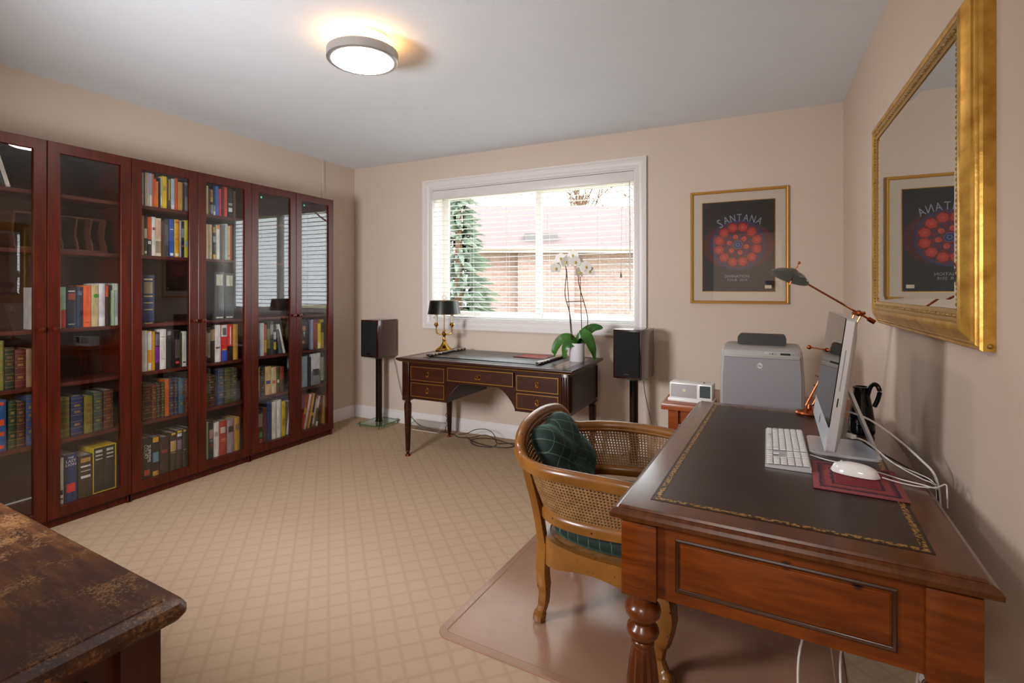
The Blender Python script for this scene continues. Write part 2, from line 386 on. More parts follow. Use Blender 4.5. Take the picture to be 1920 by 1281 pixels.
def spruce(x, y, h, r, label, seed):
    t = thing('spruce_tree', label, 'tree', (x, y, HZ)); rnd = random.Random(seed)
    part('trunk', t, M_bark, lambda bm: lathe(bm, [(.12, 0), (.09, h*.5), (.01, h*.97), (0, h*.98)], 8))
    def fol(bm):
        for k in range(700):
            f = rnd.random()**.8; z = .15+f*(h-.2); rr = r*(1-f)*(.55+.45*rnd.random()); a = rnd.random()*2*PI
            c = Vector((rr*math.cos(a), rr*math.sin(a), z-rr*.25)); s = .10+.22*rnd.random()*(1.15-f)
            d = Vector((math.cos(a), math.sin(a), -.3+rnd.uniform(-.3, .3))).normalized(); q = d.orthogonal().normalized(); e = d.cross(q)
            vs = [bm.verts.new(c+d*s*1.6), bm.verts.new(c+q*s*.4-d*s*.5), bm.verts.new(c+e*s*.45-d*s*.4), bm.verts.new(c-q*s*.4-d*s*.5), bm.verts.new(c-e*s*.45-d*s*.4)]
            for i in range(4): bm.faces.new((vs[0], vs[1+i], vs[1+(i+1) % 4]))
    o = part('needles', t, M_evg, fol, 0); o['kind'] = 'stuff'
    return t
spruce(-5.78, 9.5, 5.4, 1.0, 'grey-green spruce tree at the left side of the window view', 3)
def bare(x, y, h, label, seed, spread=.5, m=None):
    t = thing('bare_tree', label, 'tree', (x, y, HZ)); rnd = random.Random(seed)
    def br(bm, p, d, l, r, n):
        q = p+d*l*.5+Vector((rnd.uniform(-1, 1), rnd.uniform(-1, 1), 0))*l*.06; e = p+d*l
        tube(bm, [p, q, e], [max(r, .014), max(r*.85, .014), max(r*.65, .012)], 3 if n > 1 else 6)
        if n >= 5: return
        for k in range(4 if n < 3 else 3):
            v = (d+Vector((rnd.uniform(-1, 1), rnd.uniform(-1, 1), rnd.uniform(-.2, .6)))*spread*1.5).normalized()
            br(bm, p+d*l*(.55+.45*(k+1)/4), v, l*rnd.uniform(.5, .75), r*.55, n+1)
    part('trunk', t, m or M_bark, lambda bm: br(bm, Vector((0, 0, 0)), Vector((0, 0, 1)), h*.38, h*.016, 0), 60)
for i, (x, y, h, l) in enumerate(((-9.5, 26.5, 10, 'bare tree behind the left part of the brick house roof'), (-14.2, 19.5, 9, 'bare tree rising above the roof at the left of the window view'), (-5.8, 29, 11, 'bare tree behind the middle of the brick house roof'), (-1.0, 31, 11, 'bare tree behind the right part of the brick house roof'), (6.5, 22, 11, 'tall bare tree far right beyond the brick house'), (12, 20, 11, 'bare tree standing furthest right outside'), (3, 30, 12, 'bare tree behind the far end of the brick house'), (-19, 24, 10, 'bare tree standing furthest left outside'))):
    bare(x, y, h, l, 11+i)
# ------------------------------------------------------------------ ceiling light
cl = thing('ceiling_light', 'round flush ceiling light with a brushed metal ring, switched on', 'ceiling light', (-1.68, 1.888, H))
M_diff = mat('lit_diffuser', '#fff4e0', .5, emit=('#fff8f2', 27.0))
M_glow = mat('lit_glass_drum', '#ffe0b0', .5, emit=('#ffb870', 9.0))
part('mounting_plate', cl, M_white, lambda bm: lathe(bm, [(0, 0), (.125, 0), (.125, -.012), (0, -.012)], 40))
part('glass_drum', cl, M_glow, lambda bm: lathe(bm, [(0, -.0125), (.130, -.0125), (.138, -.04), (.138, -.074), (0, -.074)], 40))
part('metal_ring', cl, mat('brushed_steel', '#b4b0ac', .28, .6), lambda bm: lathe(bm, [(.152, -.068), (.1655, -.068), (.1655, -.106), (.160, -.110), (.152, -.110)], 48))
part('diffuser', cl, M_diff, lambda bm: lathe(bm, [(0, -.0745), (.151, -.0745), (.151, -.106), (.137, -.115), (.09, -.121), (0, -.123)], 48))

# ------------------------------------------------------------------ bookcases
XF = -3.2777; YE = 3.3181
SHZ = {1: 1.755, 2: 1.455, 3: 1.04, 4: .75, 5: .45}
def bookcase(label):
    t = thing('bookcase', label, 'bookcase', (XL+.001, 0, 0), 0, 'glass-door bookcases along the left wall')
    D = XF-XL-.001-.021; w = .396                    # carcass depth
    for s in (-1, 1): part('side_panel', t, M_cherry, lambda bm: box(bm, (.0, s*w-.009, 0), (D, s*w+.009, 2.02)))
    part('top_panel', t, M_cherry, lambda bm: box(bm, (0, -w+.009, 2.0), (D, w-.009, 2.02)))
    part('bottom_panel', t, M_cherry_in, lambda bm: box(bm, (.006, -w+.009, .08), (D, w-.009, .10)))
    part('back_panel', t, M_darkback, lambda bm: box(bm, (0, -w+.009, .05), (.005, w-.009, 2.0)))
    for z in SHZ.values(): part('shelf', t, M_cherry_in, lambda bm: box(bm, (.0055, -w+.0095, z-.02), (D-.012, w-.0095, z), bev=.001))
    part('plinth', t, M_cherry, lambda bm: box(bm, (D-.03, -w+.0095, 0), (D-.012, w-.0095, .079)))
    for s in (-1, 1):
        y0, y1 = (-.3985, -.0015) if s < 0 else (.0015, .3985)
        M = T(D+.001, 0, 0, rz=PI/2)
        dr = part('door', t, M_cherry, lambda bm: frame(bm, [(0, 0), (0, .0185), (.0015, .02), (.0535, .02), (.055, .0185), (.055, 0)], y0, y1, .052, 2.018, M=M))
        part('glass_pane', dr, M_glass, lambda bm: box(bm, (D+.006, y0+.051, .104), (D+.010, y1-.051, 1.966)))
        part('knob', dr, M_cherry, lambda bm: lathe(bm, [(0, 0), (.006, .0), (.006, .008), (.013, .014), (.015, .021), (.011, .027), (0, .029)], 16, M=T(D+.0212, s*.03, 1.045, ry=PI/2)))
    return t
for k, l in enumerate(('cherry bookcase with glass doors nearest the window corner', 'middle of the three cherry bookcases with glass doors', 'cherry bookcase with glass doors at the left edge of the photo')):
    c = bookcase(l); c.location = (XL+.001, YE-.4-.8*k, 0)
    if k == 0:
        M_dot = mat('green_sticker', '#7fd8b8', .5)
        for dr in [q for q in c.children if q.name.startswith('door')]:
            y = -.3985+.085 if dr.data.vertices[0].co.y < 0 else .0015+.085
            part('sticker', dr, M_dot, lambda bm: lathe(bm, [(0, 0), (.008, 0), (.008, .0006), (0, .0006)], 16, M=T(XF-XL-.022+.0112, y, 1.93, ry=PI/2)))

# ------------------------------------------------------------------ books
BOOKS=[
('2L',1,1.806,0.008,0.2,'#a9a39c','pale grey','p',[]),
('2L',1,1.814,0.008,0.203,'#2c2a2c','black','p',[]),
('2L',1,1.822,0.025,0.206,'#d6b9b2','pink and white','p',[(0.0, 0.3, '#c9b9a0')]),
('2L',1,1.848,0.014,0.206,'#8fb4cf','pale blue','p',[(0.0, 0.35, '#d4d8d4')]),
('2L',1,1.863,0.011,0.203,'#cf5a2a','orange','p',[]),
('2L',1,1.874,0.013,0.176,'#c8481c','burnt orange','p',[(0.0, 0.55, '#d8661e')]),
('2L',1,1.887,0.013,0.163,'#d8742c','light orange','p',[]),
('2L',1,1.908,0.006,0.188,'#2b3a2c','dark green','p',[]),
('2L',1,1.914,0.009,0.194,'#b9b6b4','silver grey','p',[(0.1, 0.4, '#e4e2e0')]),
('2L',1,1.924,0.027,0.203,'#e3bb1c','bright yellow','p',[(0.55, 0.7, '#b39a55')]),
('2L',1,1.952,0.01,0.196,'#3c3a22','dark olive','p',[]),
('2L',1,1.962,0.011,0.189,'#b38a2e','gold','p',[(0.0, 0.3, '#5a1c18')]),
('2L',1,1.978,0.021,0.196,'#a9c2cf','sky blue','p',[(0.0, 0.15, '#e0ddd6')]),
('2L',1,2.0,0.021,0.205,'#d7552c','red-orange','p',[]),
('2L',1,2.022,0.028,0.185,'#c79a4c','tan','p',[]),
('2L',1,2.052,0.012,0.182,'#2a2630','black','p',[]),
('2L',1,2.065,0.019,0.189,'#8e8a92','grey','p',[(0.5, 0.9, '#4a5a60')]),
('2L',2,1.802,0.015,0.24,'#9a6a3c','brown','p',[]),
('2L',2,1.818,0.016,0.233,'#26201e','black','p',[(0.05, 0.12, '#d8d4d0'), (0.45, 0.7, '#c9c4bc')]),
('2L',2,1.835,0.025,0.236,'#2a2624','black and orange','p',[(0.42, 1, '#da5a2c'), (0.3, 0.38, '#d8d4d0')]),
('2L',2,1.861,0.023,0.24,'#d8d2cc','white','h',[(0.66, 0.73, '#8a3030')]),
('2L',2,1.884,0.033,0.235,'#d5c4a8','cream','h',[(0.45, 0.95, '#cda48c'), (0.08, 0.4, '#8f7f66')]),
('2L',2,1.918,0.017,0.223,'#4a2c1a','dark brown','p',[]),
('2L',2,1.936,0.028,0.235,'#3c3c40','charcoal grey','h',[(0.3, 0.85, '#55555a')]),
('2L',2,1.966,0.031,0.239,'#2456a8','royal blue','h',[(0.72, 0.74, '#d8dce0'), (0.03, 0.1, '#d8dce0')]),
('2L',2,1.998,0.032,0.241,'#dca01e','amber yellow','h',[(0.9, 0.95, '#a8641c'), (0.45, 0.5, '#b87c18'), (0.03, 0.1, '#e8dcc0')]),
('2L',2,2.032,0.011,0.237,'#b8aebc','lavender','p',[]),
('2L',2,2.044,0.017,0.234,'#232a38','dark navy','p',[(0.3, 0.34, '#b84a4a'), (0.55, 0.8, '#7a90a0')]),
('2L',2,2.062,0.032,0.243,'#c7bf3a','yellow-green','h',[(0.3, 0.45, '#9cc0c0')]),
('2R',1,2.199,0.013,0.193,'#d9d6d2','white','p',[]),
('2R',1,2.212,0.013,0.194,'#d2c8a4','cream','p',[]),
('2R',1,2.227,0.01,0.178,'#6a2420','dark red','p',[]),
('2R',1,2.237,0.023,0.18,'#2c221c','black','p',[(0.5, 0.7, '#d8b43c'), (0.72, 0.95, '#b48c5c'), (0.05, 0.4, '#7c858c')]),
('2R',1,2.261,0.015,0.202,'#1f2c54','navy','p',[(0.0, 0.14, '#d8d4d0'), (0.14, 0.35, '#7c8c74')]),
('2R',1,2.276,0.024,0.205,'#2a63b4','bright blue','p',[]),
('2R',1,2.302,0.017,0.189,'#c4304a','crimson','p',[]),
('2R',1,2.322,0.016,0.203,'#4a2a22','dark brown','p',[]),
('2R',1,2.34,0.023,0.208,'#cc3c22','red','p',[]),
('2R',1,2.365,0.044,0.202,'#1c1a1a','wide black','h',[(0.2, 0.34, '#dcd8d4'), (0.42, 0.5, '#a8a4a0')]),
('2R',1,2.411,0.02,0.191,'#5c4430','brown','p',[]),
('2R',2,2.199,0.025,0.233,'#d8cdb0','ivory','h',[(0.1, 0.9, '#cfc3a4')]),
('2R',2,2.225,0.026,0.235,'#d6c8a6','ivory','h',[]),
('2R',2,2.252,0.03,0.232,'#33241a','dark brown','h',[(0.0, 0.14, '#c39a4c'), (0.5, 0.68, '#8a97a0'), (0.78, 0.95, '#a8884c')]),
('2R',2,2.283,0.025,0.238,'#dcd6d0','white and orange','h',[(0.88, 1, '#d8782c'), (0.0, 0.14, '#e2d8c8')]),
('2R',2,2.31,0.034,0.239,'#3a302c','dark grey','h',[]),
('2R',2,2.346,0.021,0.252,'#9aa7aa','pale grey-blue','p',[]),
('2R',2,2.368,0.019,0.24,'#c7a468','tan','p',[(0.1, 0.15, '#b4281c')]),
('2R',2,2.388,0.013,0.247,'#a8281e','red','p',[]),
('2L',3,1.804,0.073,0.295,'#1c2a52','thick navy blue','h',[(0.0, 0.02, '#b49a54'), (0.28, 0.3, '#b49a54'), (0.42, 0.44, '#b49a54'), (0.55, 0.58, '#b49a54'), (0.62, 0.86, '#8c7c58'), (0.9, 0.93, '#c9b884')]),
('2R',3,2.27,0.071,0.328,'#3a3e42','dark grey','h',[(0.72, 0.95, '#b9b4a4'), (0.03, 0.06, '#c9c4a8')]),
('2R',3,2.345,0.072,0.323,'#3a3e42','dark grey','h',[(0.72, 0.95, '#b9b4a4'), (0.03, 0.06, '#c9c4a8')]),
('2L',4,1.805,0.03,0.249,'#dcd6d2','white','h',[]),
('2L',4,1.836,0.025,0.245,'#d9a42c','yellow and white','p',[(0.52, 0.97, '#d9d2d0'), (0.2, 0.52, '#e8942c'), (0.03, 0.2, '#d9d2d0')]),
('2L',4,1.862,0.018,0.24,'#c28f24','amber','p',[]),
('2L',4,1.881,0.026,0.233,'#3a2230','purple','h',[(0.2, 0.62, '#7c2a8c'), (0.65, 0.95, '#6c6068')]),
('2L',4,1.909,0.038,0.249,'#dccfca','white','h',[(0.8, 0.82, '#a89c94'), (0.25, 0.27, '#b4a89c')]),
('2L',4,1.95,0.032,0.247,'#2e2e30','charcoal','h',[(0.85, 0.95, '#8a8280')]),
('2L',4,1.983,0.018,0.235,'#221c1c','black','p',[]),
('2L',4,2.002,0.03,0.237,'#1e1818','black','p',[(0.1, 0.16, '#c83a34'), (0.25, 0.75, '#5a4c4a')]),
('2L',4,2.032,0.014,0.219,'#3c4020','olive','p',[]),
('2L',4,2.048,0.028,0.227,'#cfccc4','white','p',[(0.1, 0.14, '#5c6450')]),
('2L',4,2.077,0.012,0.213,'#1e2024','black','p',[]),
('2L',4,2.09,0.015,0.184,'#b8c4d4','pale blue','p',[]),
('2L',5,1.808,0.053,0.229,'#3c1f18','dark brown','l',[]),
('2L',5,1.862,0.03,0.215,'#5a241a','red-brown','l',[]),
('2L',5,1.892,0.026,0.216,'#33301c','dark olive','l',[]),
('2L',5,1.918,0.021,0.217,'#3c3a18','olive','l',[]),
('2L',5,1.939,0.026,0.233,'#b0581c','orange','p',[]),
('2L',5,1.966,0.032,0.23,'#332c44','dark violet','l',[]),
('2L',5,1.999,0.024,0.226,'#26304c','navy','l',[]),
('2L',5,2.024,0.036,0.223,'#2c5c70','teal','l',[]),
('2L',5,2.063,0.04,0.213,'#5c1c18','dark red','l',[]),
('2L',6,1.809,0.048,0.243,'#242424','thick black','C',[(0.06, 0.2, '#c8502c')]),
('2L',6,1.859,0.05,0.238,'#221c18','thick black','h',[(0.86, 0.99, '#c48c2c'), (0.0, 0.12, '#b8862c'), (0.35, 0.6, '#5c7c88')]),
('2L',6,1.91,0.053,0.224,'#3a2620','thick dark brown','h',[(0.55, 0.65, '#8c2c34')]),
('2L',6,1.974,0.036,0.237,'#3c3420','dark olive','h',[(0.94, 0.99, '#d4b02c'), (0.5, 0.78, '#b8945c'), (0.45, 0.47, '#a8946c')]),
('2L',6,2.01,0.041,0.243,'#3a2c2c','dark brown','h',[(0.94, 0.99, '#d4b02c'), (0.5, 0.75, '#7c6c80'), (0.84, 0.92, '#d0cce0')]),
('2L',6,2.052,0.026,0.241,'#33302c','dark grey','h',[(0.94, 0.99, '#b8a02c'), (0.45, 0.47, '#a8946c')]),
('2L',6,2.079,0.027,0.246,'#2c3430','dark green','h',[(0.0, 0.1, '#8c2c2c')]),
('2R',4,2.203,0.015,0.24,'#2c2626','black','p',[(0.2, 0.9, '#a08c4c')]),
('2R',4,2.219,0.02,0.241,'#1e1e24','black','p',[(0.15, 0.85, '#8c8c92')]),
('2R',4,2.239,0.032,0.245,'#3a2618','dark brown','h',[(0.6, 0.92, '#a8946c')]),
('2R',4,2.272,0.043,0.254,'#dcd2ce','white','h',[(0.36, 0.41, '#7c4a44')]),
('2R',4,2.319,0.045,0.251,'#c8281c','red white and blue','h',[(0.0, 0.3, '#2c4aa8'), (0.68, 1, '#cfcac8'), (0.72, 0.92, '#3a3430'), (0.3, 0.34, '#dc8c2c')]),
('2R',4,2.365,0.041,0.251,'#d02c20','red and black','R',[(0.0, 0.4, '#1c1614')]),
('2R',4,2.409,0.038,0.251,'#bc8f40','gold','h',[]),
('2R',5,2.203,0.022,0.225,'#5c3418','brown','l',[]),
('2R',5,2.226,0.047,0.22,'#3a2416','dark brown','l',[]),
('2R',5,2.276,0.017,0.246,'#1c2644','navy','p',[]),
('2R',5,2.294,0.046,0.25,'#33415c','slate blue','l',[]),
('2R',5,2.343,0.053,0.244,'#3c4420','olive green','l',[]),
('2R',5,2.398,0.043,0.242,'#33362c','dark grey-green','l',[]),
('2R',6,2.205,0.02,0.253,'#8caa90','pale green','p',[]),
('2R',6,2.226,0.036,0.244,'#2a3234','dark teal','h',[(0.55, 0.8, '#c49c94'), (0.45, 0.53, '#6c7c8c'), (0.3, 0.42, '#7c3434')]),
('2R',6,2.263,0.04,0.236,'#d8cec4','white','h',[(0.6, 0.72, '#a89c8c')]),
('2R',6,2.304,0.056,0.236,'#a03a28','brick red','h',[(0.64, 0.82, '#b8aa9c'), (0.45, 0.47, '#c88c5c'), (0.4, 0.42, '#c88c5c')]),
('2R',6,2.363,0.054,0.231,'#93828a','mauve grey','h',[(0.62, 0.8, '#3a302c')]),
('2R',6,2.419,0.043,0.235,'#b8862c','gold','h',[(0.62, 0.8, '#7c6450')]),
('1R',3,1.388,0.013,0.22,'#b9cda8','pale green','p',[]),
('1R',3,1.401,0.021,0.221,'#9cc4b0','mint green and red','p',[(0.0, 0.45, '#c8402c')]),
('1R',3,1.425,0.045,0.217,'#1c2334','navy','h',[(0.7, 0.86, '#8c3a28'), (0.9, 0.93, '#b8b0a0'), (0.08, 0.1, '#a8a090')]),
('1R',3,1.472,0.028,0.222,'#26304c','dark blue','h',[(0.8, 0.9, '#4c5c7c')]),
('1R',3,1.502,0.037,0.23,'#dc5c2c','orange','h',[(0.1, 0.12, '#9c3c1c')]),
('1R',3,1.54,0.036,0.233,'#bcaa7c','beige','D',[]),
('1R',3,1.577,0.031,0.242,'#dcd6dc','white','h',[(0.2, 0.8, '#cdc6cc')]),
('1R',3,1.609,0.016,0.237,'#3a241c','red and black','p',[(0.7, 0.98, '#c4502c')]),
('1R',3,1.646,0.012,0.202,'#a8bc98','pale green','p',[]),
('1R',3,1.659,0.016,0.243,'#cdd0c4','white','p',[(0.2, 0.85, '#b0b4a8')]),
('1L',3,1.287,0.011,0.218,'#c4bcb4','white','p',[]),
('1L',4,1.126,0.025,0.24,'#3c2418','dark brown','l',[]),
('1L',4,1.152,0.016,0.245,'#6c6c20','olive','l',[]),
('1L',4,1.169,0.038,0.21,'#242c22','dark green','l',[]),
('1L',4,1.209,0.043,0.195,'#5c1c22','burgundy','l',[]),
('1L',4,1.253,0.03,0.193,'#8c7050','tan','h',[]),
('1L',4,1.284,0.015,0.179,'#1c2434','dark blue','p',[]),
('1L',5,1.128,0.048,0.252,'#2c5080','blue and orange','h',[(0.05, 0.12, '#c8481c'), (0.3, 0.38, '#c8481c'), (0.5, 0.62, '#c8481c'), (0.9, 0.96, '#c8481c')]),
('1L',5,1.184,0.03,0.237,'#24381c','dark green','l',[]),
('1L',5,1.215,0.034,0.231,'#3c2418','dark brown','l',[]),
('1L',5,1.253,0.04,0.256,'#2a4468','slate blue','l',[]),
('1R',5,1.394,0.045,0.219,'#5c5c1c','olive','l',[]),
('1R',5,1.445,0.055,0.215,'#1c2c54','navy blue','l',[]),
('1R',5,1.506,0.041,0.204,'#6c641c','olive gold','l',[]),
('1R',5,1.552,0.043,0.219,'#3a443c','grey-green','l',[]),
('1R',5,1.6,0.05,0.222,'#4c2818','copper brown','l',[]),
('1R',6,1.392,0.02,0.247,'#d8d2cc','white','h',[(0.2, 0.3, '#1c2c54'), (0.1, 0.13, '#3a3a3a')]),
('1R',6,1.413,0.06,0.255,'#22345c','thick navy blue','L',[(0.2, 0.38, '#d0302c')]),
('1R',6,1.479,0.068,0.23,'#38301e','thick dark olive','h',[(0.84, 0.94, '#a8803c'), (0.72, 0.76, '#cfcac4'), (0.62, 0.64, '#b8b4ac'), (0.46, 0.52, '#cfcac4')]),
('3L',4,2.615,0.014,0.227,'#2c6c8c','teal','p',[]),
('3L',4,2.63,0.035,0.247,'#dcdcd8','white','p',[]),
('3L',4,2.666,0.021,0.234,'#a83a28','red','p',[(0.1, 0.5, '#c8a02c')]),
('3L',4,2.688,0.031,0.249,'#2a2a24','black','p',[(0.2, 0.8, '#6c6a34')]),
('3L',4,2.72,0.029,0.256,'#3a3c40','grey','p',[(0.6, 0.9, '#8a8c90')]),
('3L',4,2.75,0.024,0.191,'#2a2c30','black','p',[(0.2, 0.5, '#b8a02c'), (0.6, 0.9, '#b0b4b8')]),
('3R',4,3.12,0.024,0.247,'#8c94b0','lavender blue','p',[]),
('3R',4,3.147,0.044,0.248,'#6c1c20','dark red','h',[(0.3, 0.9, '#8c3438')]),
('3R',4,3.192,0.034,0.21,'#dcc41c','yellow','p',[(0.0, 0.2, '#e8e0b0')]),
('3R',4,3.227,0.034,0.244,'#b8a018','dark yellow','p',[(0.55, 0.9, '#3a3a20')]),
('3L',5,2.614,0.013,0.217,'#c88c2c','yellow','p',[(0.0, 0.2, '#b83a28')]),
('3L',5,2.628,0.043,0.222,'#1c2844','navy','l',[]),
('3L',5,2.673,0.056,0.214,'#c4a26c','tan','h',[(0.38, 0.5, '#2c3c7c')]),
('3L',5,2.73,0.046,0.202,'#bfa888','pale tan','h',[(0.38, 0.5, '#c4542c')]),
('3L',5,2.777,0.031,0.202,'#4c4424','olive','h',[(0.38, 0.5, '#d8c49c')]),
('3L',5,2.809,0.037,0.196,'#8c3c2c','brick red','h',[(0.0, 0.5, '#4c3c24')]),
('3R',5,3.018,0.062,0.25,'#9cb8c8','pale blue','h',[]),
('3R',5,3.081,0.039,0.236,'#33303a','dark grey','h',[]),
('3R',5,3.123,0.1,0.269,'#c9c9cc','white','h',[(0.0, 0.45, '#7c8084'), (0.3, 0.5, '#3a3430')]),
('3R',5,3.226,0.041,0.267,'#2c2c28','black','h',[(0.1, 0.85, '#8c8c80')]),
('3L',6,2.615,0.036,0.245,'#2c1c1a','black red and green','h',[(0.0, 0.13, '#c83a34'), (0.18, 0.34, '#3ca83c'), (0.5, 0.9, '#8c8480')]),
('3L',6,2.652,0.037,0.259,'#5c241e','dark red','h',[]),
('3L',6,2.691,0.042,0.292,'#1c3060','navy blue','h',[]),
('3L',6,2.735,0.043,0.288,'#cfc8b4','cream','h',[]),
('3L',6,2.78,0.042,0.291,'#d8d6d0','white','h',[]),
('3L',6,2.827,0.034,0.274,'#d8b82c','yellow','p',[(0.3, 0.5, '#b8942c')]),
]

XS = XF-.055
bmats = {}
def bm_(hx, rough=.45): 
    k = (hx, rough)
    if k not in bmats: bmats[k] = mat('book_cloth_'+hx.strip('#'), hx, rough, c2='#%02x%02x%02x' % tuple(min(255, int(int(hx[i:i+2], 16)*1.18)) for i in (1, 3, 5)), scale=60, stretch=(1, 1, .3))
    return bmats[k]
SHN = {1: 'top', 2: 'second', 3: 'third', 4: 'fourth', 5: 'fifth', 6: 'bottom'}
BAY = {'1': 'leftmost bookcase', '2': 'middle bookcase', '3': 'corner bookcase'}
ORD = ['first', 'second', 'third', 'fourth', 'fifth', 'sixth', 'seventh', 'eighth', 'ninth', 'tenth', '11th', '12th', '13th', '14th', '15th', '16th', '17th', '18th', '19th', '20th']
cnt = {}
M_gilt = mat('gilt_stamping', '#a88440', .4, .6)
M_silver = mat('white_print', '#dcd8d4', .6)
def book(bay, sh, y0, wd, h, hx, nm, st, bands, lean=0, x0=None, depth=None):
    k = (bay, sh); n = cnt.get(k, 0); cnt[k] = n+1
    side = 'left' if bay[1] == 'L' else 'right'
    kind = {'p': 'paperback', 'l': 'leather-bound book'}.get(st, 'book')
    label = '%s %s, %s from left, %s shelf, %s door, %s' % (nm, kind, ORD[n], SHN[sh], side, BAY[bay[0]])
    z = SHZ.get(sh, .10)+.0005; h = min(h, .262 if sh in (4, 5) else .5)
    dp = depth or (.12 if st == 'p' else .165); wd = max(wd-.0012, .005)
    c = .0012 if st == 'p' else .003
    x1 = x0 or XS
    o = None
    e = 0 if st == 'p' else .003
    bm = B()
    box(bm, (-dp, 0, 0), (0, c, h)); box(bm, (-dp, wd-c, 0), (0, wd, h))
    # rounded spine
    pr = [(0, 0)]+[((.004 if st != 'p' else .001)*math.sin(PI*i/6), wd*i/6) for i in range(1, 6)]+[(0, wd), (-c, wd-c), (-c, c)]
    loft(bm, [[(a, b_, zz) for a, b_ in pr] for zz in (0, h)])
    o = obj('book', bm, bm_(hx, .6 if st == 'l' else .4), None, 30)
    o.location = (x1, y0, z)
    if lean: o.rotation_euler = (lean, 0, 0)
    tag(o, label, 'book', 'books on the %s shelf of the %s' % (SHN[sh], BAY[bay[0]]))
    part('page_block', o, M_paper, lambda bm: box(bm, (-dp+e, c, e), (-c-.0005, wd-c, h-e)), 0)
    def strip(f0, f1, m, ins=.0, nm_='spine_band', off=.0004):
        ps = [((.004 if st != 'p' else .001)*math.sin(PI*i/6)+off, wd*i/6) for i in range(0, 7)]
        if ins: ps = [(a, min(max(b_, ins), wd-ins)) for a, b_ in ps]
        part(nm_, o, m, lambda bm: loft(bm, [[(a, b_, zz*h) for a, b_ in ps]+[(a-.0008, b_, zz*h) for a, b_ in ps[::-1]] for zz in (f0, f1)]), 30)
    for f0, f1, hc in bands: strip(f0, f1, bm_(hc, .4), .0 if (f1-f0 > .25 or wd < .02) and f1-f0 > .13 else wd*.12)
    if st == 'l':
        for f in (.06, .2, .36, .52, .68, .84, .94): strip(f-.006, f+.006, M_gilt, .0, 'raised_band', .0012)
        for f in (.28, .6, .76): strip(f-.03, f+.03, bm_(('#7c6430' if n % 2 else '#6c4c28'), .5), wd*.22, 'gilt_panel')
    if st == 'L':
        def tx(bm):
            for i, s in enumerate(('THE', 'LAST', 'LION')): text_bm(bm, s, .021 if i else .015, T(.0048, wd/2, h*(.93-.075*i), rx=PI/2, rz=PI/2))
        part('lettering', o, M_silver, tx, 0)
    if st == 'C':
        part('lettering', o, M_silver, lambda bm: (text_bm(bm, 'SUPREME', .026, T(.0048, wd*.72, h*.6, rz=0) @ Matrix(((0, 0, 1, 0), (0, 1, 0, 0), (-1, 0, 0, 0), (0, 0, 0, 1)))), text_bm(bm, 'COURT', .026, T(.0048, wd*.3, h*.66) @ Matrix(((0, 0, 1, 0), (0, 1, 0, 0), (-1, 0, 0, 0), (0, 0, 0, 1))))), 0)
    if st == 'R':
        strip(.45, .94, bm_('#e0d4cc', .5), wd*.42, 'spine_title')
    if st == 'D':
        part('cover_emblem', o, bm_('#3c8c2c', .4), lambda bm: lathe(bm, [(0, 0), (.012, 0), (.012, .0006), (0, .0006)], 16, M=T(.0045, wd*.6, h*.74, ry=PI/2)))
    return o
for bk in BOOKS: book(*bk)
# leaning books
def leaner(bay, sh, y, wd, h, hx, nm, lean, st='p', bands=(), dp=None):
    """lean > 0: the top tips to the left (towards -y); the base's pivot edge is y"""
    b_ = book(bay, sh, y, wd, h, hx, nm+' leaning', st, list(bands), depth=dp)
    a = math.radians(lean); b_.rotation_euler = (a, 0, 0)
    if lean < 0: b_.location.z += max(wd-.0012, .005)*math.sin(-a)
    return b_
leaner('3L', 4, 2.848, .014, .236, '#d8d8d4', 'white', 14)
leaner('3L', 4, 2.808, .018, .19, '#5c6068', 'grey', 9)
leaner('1L', 1, 1.176, .018, .215, '#c8beb4', 'white and tan', 15)
leaner('1L', 1, 1.156, .018, .205, '#26282c', 'black', 15)
leaner('1L', 1, 1.138, .016, .205, '#7c3830', 'dark red', 15)
leaner('3L', 6, 2.872, .018, .26, '#c3c8d2', 'pale grey', -13)
leaner('3L', 6, 2.905, .014, .22, '#3a3238', 'dark grey', -16)
yy = 3.010
for i, (wd, h, hx, nm, bd) in enumerate(((.03, .285, '#c03c20', 'red and orange', [(.45, .62, '#d8b02c')]), (.022, .285, '#dcdad6', 'white', []), (.022, .29, '#b4602c', 'orange-brown', []), (.014, .285, '#d8b048', 'yellow', []), (.022, .275, '#2a2c34', 'dark navy', [(.35, .45, '#c8b02c')]), (.02, .26, '#b83a34', 'red and white', [(.1, .9, '#c8a8a0')]), (.022, .255, '#4c6c3c', 'green', [(.6, .98, '#d0ccc8')]), (.02, .25, '#6c1c20', 'dark red', [(.0, .15, '#d8d4d0')]))):
    leaner('3R', 6, yy, wd, h, hx, nm, -13, 'p', bd); yy += wd*1.045
leaner('3R', 6, 3.262, .014, .24, '#a8742c', 'gold', 0)
# boxed pair of volumes
t = thing('boxed_book_set', 'black slipcased pair of books edged in yellow on bottom shelf of leftmost bookcase', 'book', (XS, 1.548, .1005))
part('slipcase', t, bm_('#c8a81c', .4), lambda bm: (box(bm, (-.165, 0, 0), (0, .117, .004)), box(bm, (-.165, 0, .254), (0, .117, .258)), box(bm, (-.165, 0, .004), (0, .004, .254)), box(bm, (-.165, .113, .004), (0, .117, .254)), box(bm, (-.165, .004, .004), (-.162, .113, .254))))
for i in (0, 1):
    v = part('volume', t, bm_('#2c2a20', .45), lambda bm: box(bm, (-.16, .0045+.0545*i, .0045), (-.003, .058+.0545*i, .2535), bev=.002))
    part('spine_band', v, bm_('#b8b0a0', .45), lambda bm: [box(bm, (-.003, .014+.0545*i, z), (-.0022, .048+.0545*i, z+q)) for z, q in ((.225, .014), (.205, .008), (.185, .006))], 0)
